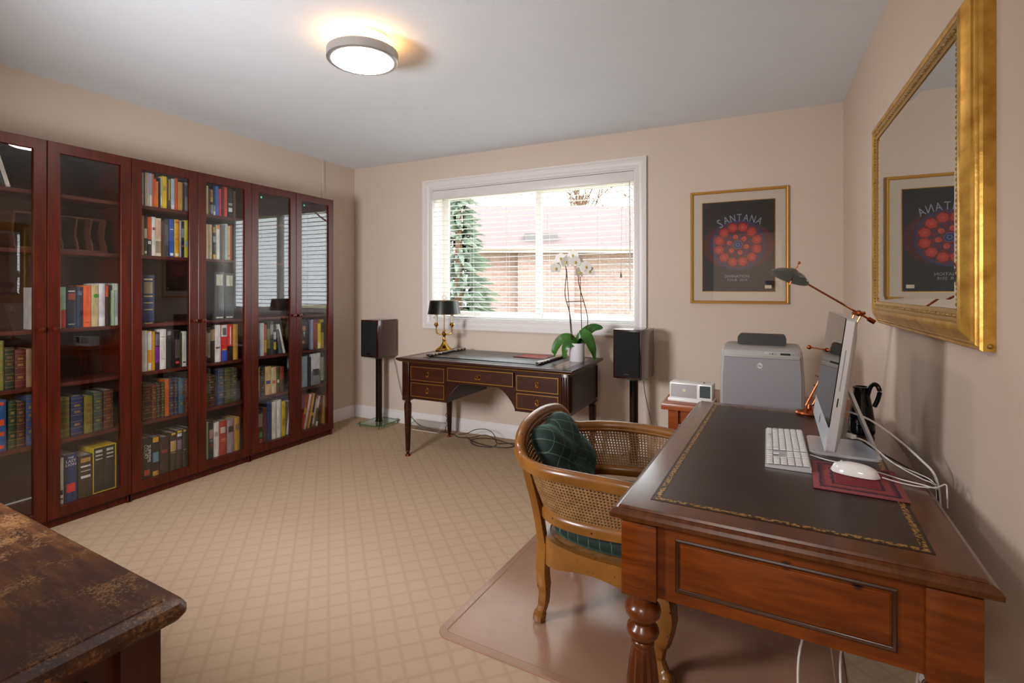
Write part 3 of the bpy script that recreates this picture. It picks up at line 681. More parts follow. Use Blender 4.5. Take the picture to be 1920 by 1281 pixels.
t = thing('photo_book', 'dark picture book showing a figure in a suit, face-out in the corner bookcase', 'book', (XS-.02, 3.022, .7505))
def pb(bm): box(bm, (-.014, 0, 0), (0, .086, .235))
part('cover', t, bm_('#1c1e26', .35), pb)
def fig(bm):
    prism(bm, [(.012, .03), (.074, .03), (.076, .1), (.062, .14), (.043, .15), (.024, .14), (.01, .1)], .0, .0006, 'x', mi=0)
    lathe(bm, [(0, 0), (.017, 0), (.017, .0007), (0, .0007)], 16, M=T(0, .043, .178, ry=PI/2) @ Matrix.Diagonal((1.35, 1, 1, 1)), mi=1)
    prism(bm, [(.036, .15), (.05, .15), (.044, .105)], .0006, .001, 'x', mi=2)
    prism(bm, [(.018, .06), (.046, .05), (.05, .066), (.03, .082)], .0006, .001, 'x', mi=1)
part('cover_picture', t, [bm_('#2a2c34', .35), bm_('#b08468', .4), bm_('#d8d8d8', .4)], fig, 0)
# wooden pigeonhole rack on the second shelf
t = thing('letter_rack', 'dark wooden letter rack with scalloped dividers on second shelf of leftmost bookcase', 'rack', (XS-.2, 1.22, 1.4555))
M_rack = mat('rack_wood', '#4a2614', .5, c2='#5c321c', scale=10, stretch=(1, 1, 4))
part('base', t, M_rack, lambda bm: box(bm, (0, 0, 0), (.17, .42, .014), bev=.002))
part('top', t, M_rack, lambda bm: box(bm, (0, 0, .186), (.15, .42, .196), bev=.002))
part('back', t, M_rack, lambda bm: box(bm, (-.008, 0, 0), (0, .42, .196)))
for y in (0, .2, .27, .34, .408):
    part('divider', t, M_rack, lambda bm: prism(bm, [(0, .0142), (.16, .0142), (.155, .05), (.13, .09), (.135, .13), (.15, .1858), (0, .1858)], y, y+.009, 'y'))
# ------------------------------------------------------------------ writing desk under the window
FD = thing('writing_desk', 'dark mahogany writing desk with brass-lined drawers under the window', 'desk', (-1.735, 3.43, 0), math.radians(-.6))
W2, D2 = .655, .315
def fd_top(bm):
    pr = [(0, .712), (.012, .712), (.020, .716), (.030, .722), (.036, .730), (.034, .737), (.030, .74)]
    base = [(-W2, -D2), (W2, -D2), (W2, D2), (-W2, D2)]; rings = []
    for e, z in pr: rings.append([(x+math.copysign(e, x), y+math.copysign(e, y), z) for x, y in base])
    loft(bm, rings)
part('top', FD, M_mah, fd_top, 30)
part('brass_edge', FD, M_brassd, lambda bm: [box(bm, a, b_) for a, b_ in (((-.672, -.334, .7135), (.672, -.330, .7205)), ((-.672, .330, .7135), (.672, .334, .7205)), ((-.674, -.334, .7135), (-.670, .334, .7205)), ((.670, -.334, .7135), (.674, .334, .7205)))])
part('leather_inset', FD, M_leatherb, lambda bm: box(bm, (-.50, -.27, .7395), (.50, .27, .7412)))
for s in (-1, 1): part('veneer_panel', FD, mat('walnut_veneer', '#4a2010', .22, c2='#5c2c16', scale=9, stretch=(.4, 3, 3), coat=.4), lambda bm: box(bm, (s*.575-.055, -.27, .7395), (s*.575+.055, .27, .7408)))
for s in (-1, 1):
    xa, xb = sorted((s*.272, s*.655))
    part('pedestal', FD, M_mah, lambda bm: box(bm, (xa, -.300, .435), (xb, .300, .7118)))
    part('side_panel', FD, mat('end_panel', '#220d07', .35, spec=.35), lambda bm: box(bm, (s*.655-.002, -.24, .46), (s*.655+.002, .24, .69)))
    for z0, z1 in ((.575, .678), (.455, .558)):
        xc0, xc1 = sorted((s*.287, s*.585))
        d = part('drawer', FD, M_mah2, lambda bm: box(bm, (xc0, -.306, z0), (xc1, -.3, z1)))
        part('brass_line', d, M_brassd, lambda bm: frame(bm, [(0, 0), (0, .0012), (.0045, .0012), (.0045, 0)], xc0, xc1, z0, z1, M=Matrix.Translation((0, -.306, 0))))
        xm = (xc0+xc1)/2; zm = (z0+z1)/2
        e = part('escutcheon', d, M_brass, lambda bm: tube(bm, [(xm+.011*math.cos(a*PI/8), -.3075, zm+.019*math.sin(a*PI/8)) for a in range(16)], .0042, 6, closed=True))
        part('keyhole', e, M_black, lambda bm: box(bm, (xm-.003, -.3072, zm-.01), (xm+.003, -.3062, zm+.01)))
d = part('drawer', FD, M_mah2, lambda bm: box(bm, (-.262, -.306, .595), (.262, .25, .69)))
part('brass_line', d, M_brassd, lambda bm: frame(bm, [(0, 0), (0, .0012), (.0045, .0012), (.0045, 0)], -.262, .262, .595, .69, M=Matrix.Translation((0, -.306, 0))))
e = part('escutcheon', d, M_brass, lambda bm: tube(bm, [(.011*math.cos(a*PI/8), -.3075, .642+.019*math.sin(a*PI/8)) for a in range(16)], .0042, 6, closed=True))
part('key', e, M_brass, lambda bm: (tube(bm, [(0, -.306, .64), (0, -.33, .64)], .0035, 6), tube(bm, [(.013*math.cos(a*PI/6)-.004, -.335, .64+.010*math.sin(a*PI/6)) for a in range(12)], .0035, 6, closed=True)))
arch = [(-.2715, .45), (-.262, .47)]+[(-.262+.13*t_, .475+.105*math.sin(t_*PI/2)) for t_ in (.15, .3, .5, .7, .85, 1)]
arch += [(-a, b_) for a, b_ in arch[::-1]]
for y0, y1 in ((-.300, -.284), (.284, .3)):
    part('apron', FD, M_mah, lambda bm: prism(bm, arch+[(.2715, .594), (-.2715, .594)], y0, y1, 'y'))
    part('top_rail', FD, M_mah, lambda bm: box(bm, (-.2715, y0, .6905), (.2715, y1, .7118)))
for sx in (-1, 1):
    for sy in (-1, 1):
        cx_, cy_ = sx*.626, sy*.286
        lg = part('leg', FD, M_mah, lambda bm: (box(bm, (cx_-.031, cy_-.031, .42), (cx_+.031, cy_+.031, .7118), bev=.004), lathe(bm, [(0, .42), (.026, .42), (.020, .412), (.020, .402), (.027, .394), (.028, .37, .10), (.017, .045, .10), (.013, .04), (.016, .034), (.012, .028), (.012, .012), (0, .012)], 24, M=T(cx_, cy_, 0))))
        part('flute', lg, M_mah, lambda bm: [tube(bm, [(cx_+k*.015, cy_+sy*.0315, .46), (cx_+k*.015, cy_+sy*.0315, .69)], .0045, 6) for k in (-1, 0, 1)]+[tube(bm, [(cx_+sx*.0315, cy_+k*.015, .46), (cx_+sx*.0315, cy_+k*.015, .69)], .0045, 6) for k in (-1, 0, 1)])
        part('foot', lg, M_copper, lambda bm: lathe(bm, [(0, 0), (.022, 0), (.022, .005), (.012, .014), (0, .014)], 16, M=T(cx_, cy_, 0)))
FZ = .7412
# desk blotter with roll ends
t = thing('desk_blotter', 'black leather desk blotter with wooden roll ends and brass bands', 'blotter', (-1.775, 3.455, FZ+.0006), math.radians(-1))
M_bl = mat('blotter_leather', '#131112', .28, bump=.08, scale=400)
part('pad', t, M_bl, lambda bm: box(bm, (-.45, -.235, 0), (.45, .26, .005), bev=.001))
for s in (-1, 1):
    r_ = part('roll_bar', t, M_mah2, lambda bm: box(bm, (s*.45-.02, -.245, .0055), (s*.45+.02, .27, .02), bev=.006))
    for y in (-.2, -.16, -.10, .11, .17, .22):
        part('brass_band', r_, mat('satin_brass', '#d8c4a0', .3, .3), lambda bm: box(bm, (s*.45-.0212, y, .006), (s*.45+.0212, y+.014, .0212), bev=.005))
M_red = mat('crimson_cover', '#a01c2c', .4, c2='#b42c38', scale=30)
t = thing('red_folder', 'flat crimson folder with a dark border lying on the writing desk blotter', 'folder', (-1.505, 3.55, FZ+.0058), math.radians(-4))
part('cover', t, mat('folder_border', '#5c1820', .4), lambda bm: box(bm, (-.13, -.09, 0), (.13, .09, .006), bev=.001))
part('centre_panel', t, M_red, lambda bm: (box(bm, (-.108, -.07, .006), (.108, .07, .0066)),))
part('motif', t, mat('folder_motif', '#c04048', .4), lambda bm: (lathe(bm, [(0, 0), (.03, 0), (.03, .0004), (0, .0004)], 20, M=T(.0, 0, .0066)),))
# ------------------------------------------------------------------ two-candle brass lamp
t = thing('candlestick_lamp', 'brass two-candle table lamp with a black tole shade on writing desk', 'lamp', (-2.345, 3.62, FZ), math.radians(24)); t.scale = (1.05,)*3
part('base', t, M_brass, lambda bm: lathe(bm, [(0, 0), (.068, 0), (.07, .006), (.066, .012), (.058, .015), (.056, .02), (.045, .027), (.032, .038), (.022, .052), (.014, .068), (.012, .078), (.017, .084), (.012, .09), (.010, .11), (.013, .118), (.018, .126), (.018, .14), (.011, .148), (.011, .16), (0, .16)], 32))
part('stem', t, M_brassd, lambda bm: lathe(bm, [(.004, .158), (.004, .40), (0, .40)], 10))
for s in (-1, 1):
    a_ = part('arm', t, M_brass, lambda bm: (tube(bm, spline([(s*.01, 0, .13), (s*.03, 0, .128), (s*.056, 0, .138), (s*.062, 0, .165), (s*.062, 0, .19)], 6), .0055, 10), lathe(bm, [(0, .185), (.008, .186), (.011, .195), (.017, .2), (.02, .206), (.018, .212), (.013, .214), (.013, .222), (0, .222)], 16, M=T(s*.062, 0, 0))))
    part('candle_sleeve', a_, mat('ivory_sleeve', '#d9cdb4', .5), lambda bm: lathe(bm, [(0, .2225), (.0115, .2225), (.0115, .30), (0, .30)], 16, M=T(s*.062, 0, 0)))
part('shade', t, mat('black_tole', '#0c0e0d', .3), lambda bm: lathe(bm, [(.131, .292), (.130, .290), (.112, .395), (.1, .398), (.1, .396), (.111, .393), (.129, .292)], 40))
part('shade_rim', t, M_brassd, lambda bm: (tube(bm, [(.1305*math.cos(a*PI/20), .1305*math.sin(a*PI/20), .291) for a in range(40)], .0018, 6, closed=True), tube(bm, [(.112*math.cos(a*PI/20), .112*math.sin(a*PI/20), .396) for a in range(40)], .0015, 6, closed=True)))
part('finial_ring', t, M_brassd, lambda bm: (tube(bm, [(.016*math.cos(a*PI/10), 0, .42+.016*math.sin(a*PI/10)) for a in range(20)], .0016, 6, closed=True), [tube(bm, [(0, 0, .399), (.1*math.cos(a), .1*math.sin(a), .397)], .0015, 5) for a in (0, 2.1, 4.2)]))
t = tag(part('lamp_cord', None, mat('brown_cord', '#2c1c14', .6), lambda bm: tube(bm, spline([(-2.29, 3.69, FZ+.004), (-2.272, 3.70, FZ+.012), (-2.27, 3.72, FZ+.010), (-2.29, 3.735, FZ+.004), (-2.33, 3.74, FZ+.0035), (-2.37, 3.735, FZ+.0035)], 6), .003, 6)), 'thin brown cord curling behind the brass candle lamp', 'cord')

# ------------------------------------------------------------------ orchid
t = thing('orchid', 'white moth orchid with two tall flower stems in a white pot', 'plant', (-1.155, 3.50, FZ))
part('pot', t, mat('white_ceramic', '#d9d6da', .3), lambda bm: lathe(bm, [(0, 0), (.05, 0), (.053, .004), (.053, .128), (.05, .130), (.047, .128), (.047, .105), (0, .105)], 32))
part('bark_mix', t, mat('bark_chips', '#4c3424', .9, c2='#6a4c34', scale=60, bump=.5), lambda bm: lathe(bm, [(0, .106), (.0465, .106), (.03, .122), (0, .13)], 20))
M_leaf = mat('orchid_leaf', '#2f5a1c', .32, c2='#3f7426', scale=10)
def leaf(bm, pts, w_, roll=.9):
    P = spline(pts, 5); n = len(P); rings = []
    for i, p in enumerate(P):
        f = i/(n-1); t_ = (P[min(i+1, n-1)]-P[max(i-1, 0)]).normalized(); s = t_.cross(Vector((0, 0, 1)))
        if s.length < .05: s = Vector((t_.y, -t_.x, 0)) if abs(t_.z) < .99 else Vector((1, 0, 0))
        s.normalize(); up = s.cross(t_)
        if s.dot(Vector((-math.sin(.4695), math.cos(.4695), 0))) > 0: s = -s; up = s.cross(t_)
        q_ = up if up.z < 0 else -up
        s = (s*math.cos(roll)+q_*math.sin(roll)).normalized(); up = s.cross(t_); up = up if up.z > 0 else -up; ww = w_*max(.03, math.sin(PI*min(1, .12+.88*f))**.6)*(1 if f < .98 else .4)
        rings.append([p+s*ww*k+up*(.10*ww*abs(k)*1.6) for k in (-1, -.5, 0, .5, 1)]+[p+s*ww*k+up*(.10*ww*abs(k)*1.6)-up*.0022 for k in (1, .5, 0, -.5, -1)])
    loft(bm, rings)
cr = Vector((-math.cos(.4695), -math.sin(.4695), 0))   # towards the left of the view
def lp(a, h, d=0): return (cr.x*a+math.sin(.4695)*d, cr.y*a-math.cos(.4695)*d, h)
for pts, w_ in (([lp(.0, .12), lp(.05, .165), lp(.11, .155), lp(.155, .09), lp(.16, .03)], .036), ([lp(0, .12, .02), lp(.04, .13, .03), lp(.085, .11, .04), (lp(.1, .03, .05))], .03),
                ([lp(0, .12, .0), lp(-.02, .19, .03), lp(-.06, .18, .05), lp(-.095, .1, .06), lp(-.115, -.002+.02, .06)], .042), ([lp(0, .12, -.01), lp(-.05, .19, -.02), lp(-.12, .235, -.03), lp(-.19, .235, -.03)], .038), ([lp(-.02, .12, -.03), lp(-.07, .15, -.04), lp(-.12, .11, -.05), lp(-.135, .05, -.05)], .03)):
    part('leaf', t, M_leaf, lambda bm: leaf(bm, pts, w_))
M_stem = mat('orchid_stem', '#5c3020', .6)
M_stem2 = mat('plant_stake', '#4c2c1c', .7)
s1 = part('stem', t, M_stem, lambda bm: tube(bm, spline([lp(.03, .12), lp(.05, .33), lp(.085, .47), lp(.075, .62), lp(.085, .68), lp(.105, .70)], 6), .0035, 6))
s2 = part('stem', t, M_stem, lambda bm: tube(bm, spline([lp(-.055, .12), lp(-.075, .30), lp(-.03, .48), lp(-.01, .57), lp(-.02, .65), lp(-.05, .69)], 6), .0033, 6))
part('stake', t, M_stem2, lambda bm: tube(bm, [lp(.04, .11, .012), lp(.075, .65, .012)], .003, 6))
part('stake', t, M_stem2, lambda bm: tube(bm, [lp(-.035, .11, .012), lp(-.02, .60, .012)], .003, 6))
part('cross_tie', t, M_stem2, lambda bm: tube(bm, [lp(.075, .42, .01), lp(-.045, .425, .01)], .0028, 6))
M_pet = mat('orchid_petal', '#f7f6f0', .5)
M_lip = mat('orchid_lip', '#c8b43c', .5)
for i, (a, h, d, tw) in enumerate(((.155, .655, .02, .3), (.115, .725, .0, -.2), (.085, .70, .03, .5), (.03, .745, .01, -.4), (.02, .70, .035, .2), (-.01, .715, .0, .6), (.135, .69, -.01, 0), (-.035, .655, .02, -.3), (-.08, .635, .03, .2), (-.055, .665, .04, .1), (-.01, .625, .03, .7))):
    c = Vector(lp(a, h, d)); R = T(c.x, c.y, c.z, rz=.4695+tw) @ Matrix.Rotation(PI/2, 4, 'X') @ Matrix.Rotation(random.uniform(-.3, .3), 4, 'X')
    fl = part('flower', t, M_lip, lambda bm: (ball(bm, (0, 0, .006), .008, M=R, u=8, v=6), ball(bm, (0, -.009, .008), .006, M=R, u=8, v=6)))
    for k, (an, ww, ll) in enumerate(((PI/2, .019, .043), (PI/2+2.2, .017, .04), (PI/2-2.2, .017, .04), (.2, .03, .041), (PI-.2, .03, .041))):
        Q = R @ Matrix.Rotation(an, 4, 'Z')
        def pet(bm):
            top = [(ll*(.5-.5*math.cos(PI*q/5)), ww*math.sin(PI*q/5)**.8 if q not in (0, 5) else .001, .004*math.sin(PI*q/5)) for q in range(6)]
            pts = [(x, y, z) for x, y, z in top]+[(x, -y, z) for x, y, z in top[::-1][1:-1]]
            loft(bm, [[(x, y, z) for x, y, z in pts], [(x, y, z+.0012) for x, y, z in pts]], M=Q)
        part('petal', fl, M_pet, pet, 50)

# ------------------------------------------------------------------ loudspeakers on glass-based stands
M_spk = mat('rosewood_veneer', '#2c0a08', .18, c2='#42120e', scale=18, stretch=(4, 4, .4), coat=.7)
M_grille = mat('speaker_cloth', '#0a0a0b', .85, bump=.3, scale=900)
M_gl2 = glass('green_edge_glass', (.80, .92, .84), 1.5)
M_gedge = mat('glass_edge', '#3f6a54', .2, spec=.6)
def stand(label, loc, rz):
    t = thing('speaker_stand', label, 'speaker stand', loc, rz, 'glass based speaker stands')
    b_ = part('glass_base', t, M_gl2, lambda bm: box(bm, (-.125, -.15, .03), (.125, .15, .038)))
    part('glass_rim', b_, M_gedge, lambda bm: frame(bm, [(-.0006, 0), (-.0006, .0075), (.001, .0075), (.001, 0)], -.125, .125, -.15, .15, M=Matrix.Translation((0, 0, .03)) @ Matrix(((1, 0, 0, 0), (0, 0, 1, 0), (0, -1, 0, 0.00025), (0, 0, 0, 1)))))
    for sx in (-1, 1):
        for sy in (-1, 1): part('spike_foot', t, M_chrome, lambda bm: lathe(bm, [(0, 0), (.002, .002), (.006, .022), (.006, .045), (.008, .045), (.008, .049), (0, .049)], 12, M=T(sx*.108, sy*.133, 0)))
    part('column', t, mat('dark_chrome', '#3c342c', .14, .9), lambda bm: lathe(bm, [(0, .0385), (.036, .0385), (.036, .046), (.030, .048), (.030, .626), (.0, .626)], 28))
    part('top_plate', t, M_gl2, lambda bm: box(bm, (-.085, -.11, .6265), (.085, .11, .6345)))
    for sx in (-1, 1): part('pad', t, M_brassd, lambda bm: lathe(bm, [(0, .6345), (.008, .6345), (.008, .6395), (0, .6395)], 10, M=T(sx*.06, -.08, 0)))
    return t
def speaker(label, loc, rz):
    t = thing('loudspeaker', label, 'speaker', loc, rz, 'bookshelf loudspeakers')
    part('cabinet', t, M_spk, lambda bm: box(bm, (-.1, -.13, 0), (.1, .13, .335), bev=.003))
    part('grille', t, M_grille, lambda bm: box(bm, (-.088, -.142, .012), (.088, -.1305, .323), bev=.006))
    part('badge', t, M_chrome, lambda bm: box(bm, (-.018, -.1428, .028), (.018, -.1422, .036)))
    part('terminal', t, M_black, lambda bm: box(bm, (-.03, .1305, .06), (.03, .138, .13)))
    return t
stand('glass speaker stand in the corner left of the writing desk', (-3.13, 3.735, 0), math.radians(0))
speaker('rosewood loudspeaker in the corner left of the writing desk', (-3.13, 3.735, .640), math.radians(0))
stand('glass speaker stand right of the writing desk', (-.79, 3.65, 0), math.radians(-8))
speaker('rosewood loudspeaker beside the poster, right of the writing desk', (-.79, 3.65, .640), math.radians(-8))
M_wire = mat('grey_speaker_wire', '#6a625a', .6)
tag(part('speaker_wire', None, M_wire, lambda bm: tube(bm, spline([(-3.12, 3.878, .72), (-3.06, 3.881, .55), (-2.99, 3.881, .3), (-2.9, 3.875, .12), (-2.78, 3.86, .02), (-2.6, 3.84, .004)], 8), .0028, 6)), 'thin wire hanging from the corner loudspeaker', 'wire')
tag(part('speaker_wire', None, M_wire, lambda bm: tube(bm, spline([(-.765, 3.796, .72), (-.745, 3.81, .5), (-.70, 3.82, .28), (-.66, 3.83, .1), (-.60, 3.83, .004), (-.5, 3.82, .004)], 8), .0028, 6)), 'thin wire hanging from the loudspeaker right of the writing desk', 'wire')
# cords on the carpet under the writing desk
M_bcord = mat('dark_brown_cord', '#2e2620', .5)
def cord(pts, label, r=.0035, m=None, n=8): return tag(part('extension_cord', None, m or M_bcord, lambda bm: tube(bm, spline(pts, n), r, 6)), label, 'cord')
cord([(-2.5, 3.82, .005), (-2.36, 3.78, .005), (-2.26, 3.72, .006), (-2.14, 3.72, .02), (-2.02, 3.74, .05), (-1.90, 3.70, .03), (-1.88, 3.62, .006), (-1.98, 3.58, .006), (-2.08, 3.62, .006), (-2.12, 3.70, .012), (-2.0, 3.76, .02), (-1.86, 3.77, .006), (-1.75, 3.72, .006), (-1.78, 3.64, .006), (-1.9, 3.60, .013), (-2.05, 3.63, .013), (-2.2, 3.73, .014)], 'dark power cord looped on the carpet under the writing desk')
cord([(-2.3, 3.77, .014), (-2.2, 3.75, .04), (-2.1, 3.72, .09), (-2.0, 3.73, .10), (-1.93, 3.72, .07), (-1.88, 3.68, .02), (-1.8, 3.76, .006), (-1.6, 3.85, .006), (-1.4, 3.86, .006)], 'dark power cord running along the back wall baseboard', .003)
cord([(-2.43, 3.85, .29), (-2.455, 3.846, .32), (-2.50, 3.848, .325), (-2.515, 3.85, .295), (-2.49, 3.848, .27), (-2.455, 3.846, .25), (-2.445, 3.85, .2), (-2.475, 3.846, .14), (-2.455, 3.842, .12), (-2.47, 3.85, .09), (-2.445, 3.845, .07), (-2.47, 3.84, .04), (-2.46, 3.82, .008)], 'curled dark cord hanging beside the back leg of the writing desk', .0028)
t = thing('floor_vent_deflector', 'clear plastic floor vent deflector beside the baseboard', 'vent', (-2.63, 3.80, 0))
part('grille', t, mat('vent_white', '#c9b8a8', .5), lambda bm: [box(bm, (-.14, -.055, .0005), (.14, -.05, .008)), box(bm, (-.14, .05, .0005), (.14, .055, .008))]+[box(bm, (-.14+i*.02, -.05, .0005), (-.135+i*.02, .05, .006)) for i in range(15)])
part('hood', t, glass('smoky_plastic', (.86, .85, .84), 1.45), lambda bm: (lambda a: loft(bm, [[(x, y, z) for y, z in a]+[(x, y-.002, z-.002) for y, z in a[::-1]] for x in (-.15, .15)]))([(.07, .06), (.05, .075), (.0, .078), (-.05, .06), (-.075, .02)]), 30)
# ------------------------------------------------------------------ chair mat
bm = B()
def rrect(x0, x1, y0, y1, r, n=5):
    P = []
    for cx_, cy_, a0 in ((x1-r, y1-r, 0), (x0+r, y1-r, PI/2), (x0+r, y0+r, PI), (x1-r, y0+r, 1.5*PI)):
        for i in range(n+1): a = a0+PI/2*i/n; P.append((cx_+r*math.cos(a), cy_+r*math.sin(a)))
    return P
def inset_loft(bm, x0, x1, y0, y1, r, prof, M=None):
    loft(bm, [[(x, y, z) for x, y in rrect(x0+e, x1-e, y0+e, y1-e, max(r-e, .002))] for e, z in prof], M=M)
M_mat = mat('vinyl_chair_mat', '#94705d', .2, c2='#9d7965', scale=5, spec=.5, bump=.02, bscale=40)
t = part('chair_mat', None, M_mat, lambda bm: inset_loft(bm, -.64, .64, -.60, .60, .05, [(0, .0005), (0, .003), (.004, .006), (.03, .0065), (.034, .0045)]), 20)
t.location = (-.39, 2.13, 0); t.rotation_euler = (0, 0, math.radians(-2.2))
tag(t, 'brown vinyl chair mat with rounded corners on the carpet', 'chair mat')
MZ = .0068

# ------------------------------------------------------------------ cane armchair (local: faces +x, origin at floor)
CH = thing('cane_armchair', 'beech tub armchair with woven cane back at the walnut desk', 'chair', (-.50, 2.0, MZ), math.radians(0))
top_half = [(.24, -.345, .600), (.10, -.36, .612), (-.05, -.358, .615), (-.17, -.335, .612), (-.255, -.285, .612), (-.285, -.262, .632), (-.30, -.248, .670), (-.308, -.19, .706), (-.315, -.10, .722), (-.318, 0, .727)]
top = spline(top_half+[(x, -y, z) for x, y, z in top_half[-2::-1]], 6)
low_half = [(.22, -.30, .44), (.10, -.315, .435), (-.05, -.308, .43), (-.16, -.275, .43), (-.225, -.2, .43), (-.245, -.1, .43), (-.25, 0, .43)]
low = spline(low_half+[(x, -y, z) for x, y, z in low_half[-2::-1]], 8)
def railsec(w_, h_): return [(-w_, -h_), (-w_*.4, -h_*1.15), (w_*.6, -h_*1.1), (w_, -h_*.5), (w_*1.1, 0), (w_, h_*.6), (w_*.5, h_), (-w_*.3, h_*1.1), (-w_, h_*.7), (-w_*1.1, 0)]
part('top_rail', CH, M_chairw, lambda bm: sweep(bm, top, railsec(.017, .020)), 50)
part('rail_bead', CH, M_chairw, lambda bm: sweep(bm, [Vector((p.x*.955, p.y*.95, p.z-.012)) for p in top], circ(.006, 6)), 60)
part('lower_rail', CH, M_chairw, lambda bm: sweep(bm, low, railsec(.013, .019)), 50)
def arc(P, n):
    L_ = [0]
    for a, b_ in zip(P, P[1:]): L_.append(L_[-1]+(b_-a).length)
    out = []; j = 0
    for i in range(n+1):
        d = L_[-1]*i/n
        while j < len(L_)-2 and L_[j+1] < d: j += 1
        f = (d-L_[j])/max(L_[j+1]-L_[j], 1e-9); out.append(P[j].lerp(P[j+1], f))
    return out
M_cane = mat('woven_cane', '#7c5830', .5, c2='#946c40', scale=40)
def cane(bm):
    nu = 124; A = arc(top, nu); C = arc(low, nu); 
    for off in (0.0,):
        grid = {}
        for i in range(nu):
            hgt = ((A[i]-C[i]).length+(A[i+1]-C[i+1]).length)/2
            nv = 15
            for j in range(nv):
                def S(u, v):
                    a = A[i].lerp(A[i+1], u); c = C[i].lerp(C[i+1], u); f = .06+(v+j)/nv*.88
                    p = c.lerp(a, f); return p
                cr_ = [S(0, 0), S(1, 0), S(1, 1), S(0, 1)]
                outer = [S(0, 0), S(.5, 0), S(1, 0), S(1, .5), S(1, 1), S(.5, 1), S(0, 1), S(0, .5)]
                k = .30
                inner = [S(.5+k*.75*math.cos(-.75*PI+q*PI/4)*(1.0), .5+k*math.sin(-.75*PI+q*PI/4)) for q in range(8)]
                ov = []
                for p in outer:
                    key = (round(p.x, 5), round(p.y, 5), round(p.z, 5))
                    if key not in grid: grid[key] = bm.verts.new(p)
                    ov.append(grid[key])
                iv = [bm.verts.new(p) for p in inner]
                for q in range(8): bm.faces.new((ov[q], ov[(q+1) % 8], iv[(q+1) % 8], iv[q]))
cn = part('cane_panel', CH, M_cane, cane, 60); cn['kind'] = 'stuff'
so = cn.modifiers.new('thickness', 'SOLIDIFY'); so.thickness = .0022
for s in (-1, 1):
    part('back_stile', CH, M_chairw, lambda bm: sweep(bm, spline([(-.215, s*.215, .26), (-.235, s*.235, .43), (-.262, s*.272, .60)], 5), railsec(.016, .020), up=(0, 1, 0)), 50)
    part('arm_post', CH, M_chairw, lambda bm: sweep(bm, spline([(.215, s*.285, .27), (.225, s*.30, .43), (.235, s*.345, .60)], 5), railsec(.017, .018), up=(0, 1, 0)), 50)
    part('back_leg', CH, M_chairw, lambda bm: sweep(bm, spline([(-.215, s*.215, .31), (-.218, s*.216, .2), (-.215, s*.210, .13), (-.222, s*.203, .07), (-.236, s*.202, .03), (-.240, s*.202, 0)], 5), railsec(.020, .020), up=(0, 1, 0), scales=[1.1]*5+[1.05]*5+[.9]*5+[.82]*5+[1.0]*5+[.72]), 50)
    part('front_leg', CH, M_chairw, lambda bm: sweep(bm, spline([(.21, s*.28, .33), (.232, s*.300, .25), (.238, s*.304, .19), (.215, s*.285, .10), (.21, s*.280, .05), (.235, s*.302, .012), (.24, s*.304, 0)], 5), railsec(.022, .022), up=(0, 1, 0), scales=[1.1]*5+[1.3]*5+[1.2]*5+[.85]*5+[.7]*5+[.95]*5+[.85]), 50)
seat_half = [(.25, 0), (.25, -.16), (.235, -.27), (.20, -.305), (.08, -.31), (-.06, -.295), (-.17, -.25), (-.225, -.17), (-.24, -.06)]
seat = spline([(x, y, 0) for x, y in seat_half]+[(x, -y, 0) for x, y in seat_half[:0:-1]], 5, closed=True)
def srail(bm):
    n = len(seat); rings = []
    for i, p in enumerate(seat):
        t_ = (seat[(i+1) % n]-seat[i-1]).normalized(); nrm = Vector((t_.y, -t_.x, 0))
        if nrm.dot(p) < 0: nrm = -nrm
        ang = math.atan2(p.y, p.x); lo_ = .255+.022*math.cos(4*ang)
        rings.append([p+nrm*.012+Vector((0, 0, z)) for z in (lo_, (lo_+.335)/2, .335)]+[p-nrm*.014+Vector((0, 0, z)) for z in (.335, (lo_+.335)/2, lo_)])
    loft(bm, rings, loop=True)
part('seat_rail', CH, M_chairw, srail, 50)
part('seat_deck', CH, M_cane, lambda bm: prism(bm, [(p.x*.955, p.y*.955) for p in seat], .318, .33))
def velvet(name, axes, rot):
    m, nt, b, N, L = node_mat(name)
    tc = N('ShaderNodeTexCoord'); mp = N('ShaderNodeMapping'); mp.inputs['Rotation'].default_value = rot; mp.inputs['Scale'].default_value = (24, 24, 24); L(tc.outputs['Object'], mp.inputs[0])
    sp = N('ShaderNodeSeparateXYZ'); L(mp.outputs[0], sp.inputs[0]); ds = []
    for ax in axes:
        ds.append(math_(N, L, 'ABSOLUTE', math_(N, L, 'SUBTRACT', math_(N, L, 'FRACT', sp.outputs[ax]), .5)))
    d = math_(N, L, 'MAXIMUM', ds[0], ds[1]); g = ramp(N, [(0, '#0c201b'), (.468, '#0c201b'), (.485, '#4c6a52'), (1, '#4c6a52')]); L(d, g.inputs[0])
    L(g.outputs[0], b.inputs['Base Color']); b.inputs['Roughness'].default_value = .8; b.inputs['Sheen Weight'].default_value = .5; b.inputs['Sheen Roughness'].default_value = .4
    b.inputs['Sheen Tint'].default_value = lin('#5f9080')
    return m
M_velvet = velvet('green_velvet', ('Y', 'Z'), (.6, 0, 0)); M_velvet2 = velvet('green_velvet_seat', ('X', 'Y'), (0, 0, .1))
t = thing('seat_cushion', 'flat dark green velvet seat cushion on the cane armchair', 'cushion', (-.50, 2.0, MZ))
def scush(bm):
    rings = []
    for f, z in ((.80, .3362), (.90, .345), (.93, .365), (.925, .39), (.86, .408), (.6, .418), (.25, .42)):
        rings.append([(p.x*f+.005, p.y*f, z) for p in seat])
    loft(bm, rings)
part('pad', t, M_velvet2, scush, 60)
part('piping', t, M_velvet2, lambda bm: tube(bm, [(p.x*.935+.005, p.y*.935, .39) for p in seat], .005, 6, closed=True))
